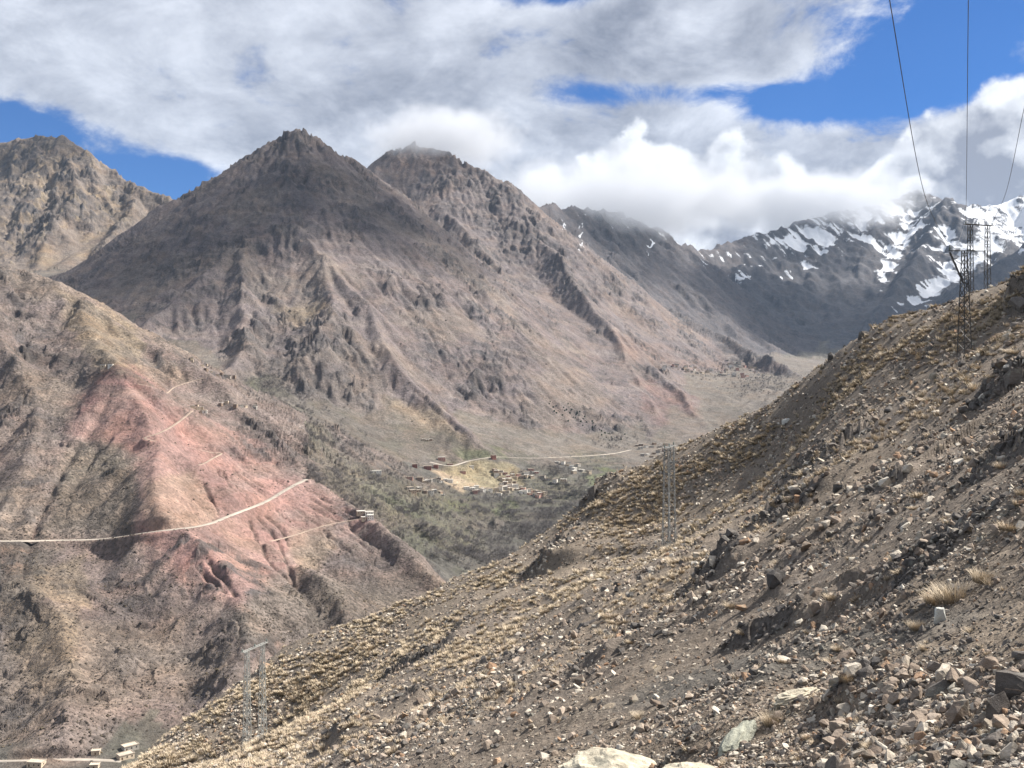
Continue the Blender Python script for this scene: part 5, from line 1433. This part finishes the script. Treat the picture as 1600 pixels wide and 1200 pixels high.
# front crest pylon: one tapering lattice mast with a side strut
X, Y, Z = on_hill(*P(1507, 590, 106.0)[:2]); ht = P(1507, 392, 106.0)[2] - Z
root = bpy.data.objects.new('pylon', None); COL.objects.link(root); root.location = (X, Y, Z)
root['label'] = 'single dark lattice pylon with a slanting side strut, in front of the crest pylon'; root['category'] = 'pylon'; root['group'] = 'lattice pylons of one power line'
o = link('mast', mast_mesh(ht, 1.3, .38, .072, 18).mesh('mast'), M_STEEL_D, root); o.rotation_euler = (0, 0, .35)
f = MB()
for sx_ in (-1, 1):
    for sy_ in (-1, 1): f.box(sx_ * .65 - .22, sx_ * .65 + .22, sy_ * .65 - .22, sy_ * .65 + .22, -1.6, .2)
f_ = link('footing', f.mesh('footing'), M_CONC, o)
kx = 106.0 / F; c = MB()
c.bar((-24 * kx, -.1, ht), (33 * kx, .1, ht), .10); c.bar((-24 * kx, .12, ht + .02), (33 * kx, .3, ht + .02), .07)
link('crossarm', c.mesh('crossarm'), M_STEEL_D, root)
s_ = MB(); s_.bar((-23 * kx, 0, ht - .15), (-2 * kx, 0, ht - 50 * kx), .15); s_.bar((-20 * kx, 0, ht - .9), (-12 * kx, 0, ht - 12 * kx), .09)
link('strut', s_.mesh('strut'), M_STEEL_D, root)
o = link('insulator', insulator().mesh('insulator'), M_GLASS, root); o.location = (-23 * kx, 0, ht + .05)
tipL = Vector((X - 23 * kx, Y, Z + ht + .5))

def wire(pts, label, r=.022):
    pts = [Vector(p_) for p_ in pts]; out = []
    # smooth curve through the points
    n = len(pts)
    for i in range(n - 1):
        p0, p1, p2, p3 = pts[max(i - 1, 0)], pts[i], pts[i + 1], pts[min(i + 2, n - 1)]
        for k in range(14):
            t = k / 14; out.append(.5 * ((2 * p1) + (p2 - p0) * t + (2 * p0 - 5 * p1 + 4 * p2 - p3) * t * t + (3 * p1 - p0 - 3 * p2 + p3) * t ** 3))
    out.append(pts[-1]); b = MB(); b.tube(out, r, 6)
    link('power_line', b.mesh('power_line'), M_WIRE, None, label=label, category='power line', group='power lines rising from the crest pylons')
wire([tipL, P(1445, 305, 78), P(1390, 0, 43), P(1352, -260, 29)], 'left power line leaning up from the front crest pylon')
wire([rtips[0], P(1510, 300, 132), P(1512, 100, 80), P(1513, 0, 64), P(1514, -260, 42)], 'middle power line running straight up from the crest pylon', .027)
wire([rtips[2], P(1572, 300, 128), P(1600, 170, 92), P(1640, -10, 66), P(1700, -260, 46)], 'right power line leaning out of the frame from the crest pylon', .027)
wire([rtips[0], P(1497, 378, 132), tipL + Vector((0, 0, -.1))], 'slack jumper wire hanging between the two crest pylons', .022)

# ------------------------------------------------------------------ bare groves, shrubs and dark trees in the valley
def bare_tree(seed, h=8.0):
    r = random.Random(seed); v, f = [], []
    def tri(a, b, w):
        d = (b - a); u = d.cross(Vector((r.gauss(0, 1), r.gauss(0, 1), r.gauss(0, 1)))).normalized() * w; k = len(v)
        v.extend([tuple(a - u), tuple(a + u), tuple(b)]); f.append((k, k + 1, k + 2))
    top = Vector((r.gauss(0, .4), r.gauss(0, .4), h * .55)); tri(Vector((0, 0, -.5)), top, .22); tri(Vector((0, 0, -.5)), top, .22)
    for i in range(16):
        t = r.uniform(.25, 1); a = top * t; d = Vector((r.gauss(0, 1), r.gauss(0, 1), abs(r.gauss(.9, .5)))).normalized(); b = a + d * h * r.uniform(.28, .5)
        tri(a, b, .10)
        for j in range(5):
            c = a.lerp(b, r.uniform(.35, 1)); e = (d + Vector((r.gauss(0, .7), r.gauss(0, .7), r.gauss(.3, .6)))).normalized(); tri(c, c + e * h * r.uniform(.12, .28), .16)
    return mesh_from('bare_tree', v, f, False)
M_BARK = flat_mat('bare_twigs', (.20, .182, .172), .25, .3); M_BARK2 = flat_mat('bare_twigs_dark', (.15, .137, .126), .25, .3)
bt = [bare_tree(600 + i, 7 + i * .7) for i in range(6)]
for i, m_ in enumerate(bt): m_.materials.append(M_BARK if i % 3 else M_BARK2)
Zm = (zf / yf).reshape(NC, NR); mvis = (Zm >= np.maximum.accumulate(Zm, 1) - .003).ravel() & (np.abs(px - 800) < 830) & (py < 1230)
mi = np.nonzero(mvis)[0]
gw = blobs(px[mi], py[mi], [(520, 745, 60, 26, 1), (500, 700, 30, 20, .6), (450, 640, 40, 26, .8), (430, 600, 50, 20, .7), (470, 690, 60, 26, .9), (400, 620, 50, 22, .7), (800, 800, 110, 24, 1), (840, 830, 70, 30, 1), (720, 850, 90, 30, .9), (640, 830, 60, 22, .6), (890, 775, 50, 24, 1), (870, 745, 40, 14, .8), (960, 690, 30, 10, .5),
                                (1190, 600, 50, 16, .8), (1120, 585, 50, 8, .6), (780, 870, 60, 24, .8), (600, 745, 40, 14, .6), (690, 760, 30, 8, .5), (560, 780, 50, 16, .8), (640, 880, 40, 14, .5), (620, 790, 60, 20, .8), (560, 765, 40, 16, .9), (680, 830, 50, 20, .9), (540, 720, 40, 20, .7)]) ** 1.3
gw = gw * bey[mi] * (sstep(-.25, .2, fbm(xf[mi], yf[mi], 55, 2, 500)) + .12) * (1 - .93 * (terr_mask(xf[mi], yf[mi]) > .35) * sstep(-.3, .1, fbm(xf[mi], yf[mi], 40, 2, 505)))
gp_ = rng.choice(mi, 5200, p=gw / gw.sum()); n_ = len(gp_)
gx_, gy_ = xf[gp_] + rng.normal(0, 2, n_), yf[gp_] + rng.normal(0, 3, n_)
s_ = rng.uniform(.6, 1.25, n_)
scatter('bare_grove', np.stack([gx_, gy_, mountain_z(gx_, gy_)], 1), np.stack([np.zeros(n_), np.zeros(n_), rng.random(n_) * 6.28], 1), np.stack([s_, s_, s_], 1), rng.integers(0, 6, n_), [(m_, None) for m_ in bt], 'grey leafless orchard trees filling the valley floor')
print('grove', n_)

def bush_mesh(seed, n=26):
    r = random.Random(seed); v, f = [], []
    for i in range(n):
        d = Vector((r.gauss(0, 1), r.gauss(0, 1), abs(r.gauss(0, .8)))).normalized(); c = d * r.uniform(.3, .55); c.z *= .8
        u = d.cross(Vector((0, 0, 1.01))).normalized(); w = d.cross(u); k = len(v); sz_ = r.uniform(.22, .36)
        for a in range(4):
            p_ = c + (u * math.cos(a * 1.571 + i) + w * math.sin(a * 1.571 + i)) * sz_ + d * r.uniform(-.08, .12); v.append(tuple(p_))
        f.append((k, k + 1, k + 2, k + 3))
    return mesh_from('bush', v, f, False)
M_BUSH = flat_mat('thorn_scrub', (.080, .066, .055), .3, .5); M_BUSH2 = flat_mat('scrub_brown', (.13, .105, .075), .3, .5); M_PINE = flat_mat('juniper_green', (.040, .052, .032), .3, .4)
bushes = [bush_mesh(700 + i) for i in range(4)]
for i, m_ in enumerate(bushes): m_.materials.append(M_BUSH if i < 3 else M_BUSH2)
NU = 120000
up_ = rng.choice(mi, NU)
w_ = scrub[up_] * (yf[up_] < 3400) * (.25 + .9 * sstep(-.1, .3, fbm(xf[up_], yf[up_], 40, 3, 510))) * (1 - .9 * np.clip(vm[up_], 0, 1)) * (~bey[up_] | (yf[up_] > 1900))
up_ = up_[rng.random(NU) < w_ * .75]; n_ = len(up_)
ux_, uy_ = xf[up_] + rng.normal(0, 1, n_), yf[up_] + rng.normal(0, 2, n_)
s_ = np.exp(rng.normal(.35, .35, n_)) * (.8 + .5 * sstep(1500, 2600, uy_))
scatter('mountain_scrub', np.stack([ux_, uy_, mountain_z(ux_, uy_)], 1), np.stack([np.zeros(n_), np.zeros(n_), rng.random(n_) * 6.28], 1), np.stack([s_, s_, s_ * .8], 1), rng.integers(0, 4, n_), [(m_, None) for m_ in bushes], 'dark low thorn scrub dotting the mountain slopes')
print('scrub', n_)

def juniper(px_, py_, h, label):
    c = cast([px_], [py_], 1200, 4500, 600)[0]
    if np.isnan(c[0]): return
    root = bpy.data.objects.new('tree', None); COL.objects.link(root); root.location = (c[0], c[1], c[2] - .3); root.scale = (h / 5,) * 3; root.rotation_euler = (0, 0, px_)
    root['label'] = label; root['category'] = 'tree'; root['group'] = 'dark evergreen trees on the slope above the road'
    o = link('crown', jc[int(px_) % 3], None, root); o.location = (0, 0, .9); o.scale = (3.0, 3.0, 5.2)
    link('trunk', jt_, None, root)
jc = [bush_mesh(760 + i, 60) for i in range(3)]
for m_ in jc: m_.materials.append(M_PINE)
t_ = MB(); t_.tube([(0, 0, -.4), (0, 0, 1.2), (.1, 0, 2.6)], [.25, .18, .08], 6); jt_ = t_.mesh('trunk', M_BARK2)
r = random.Random(5)
for i in range(46):
    t = r.random(); x, y = 862 + (965 - 862) * t + r.gauss(0, 7), 632 + (690 - 632) * t + r.gauss(0, 5)
    juniper(x, y, r.uniform(4, 7), 'dark evergreen tree in the diagonal belt above the %s' % ('valley road bend' if t > .6 else ('lone spur crags' if t < .3 else 'middle of the valley road')))
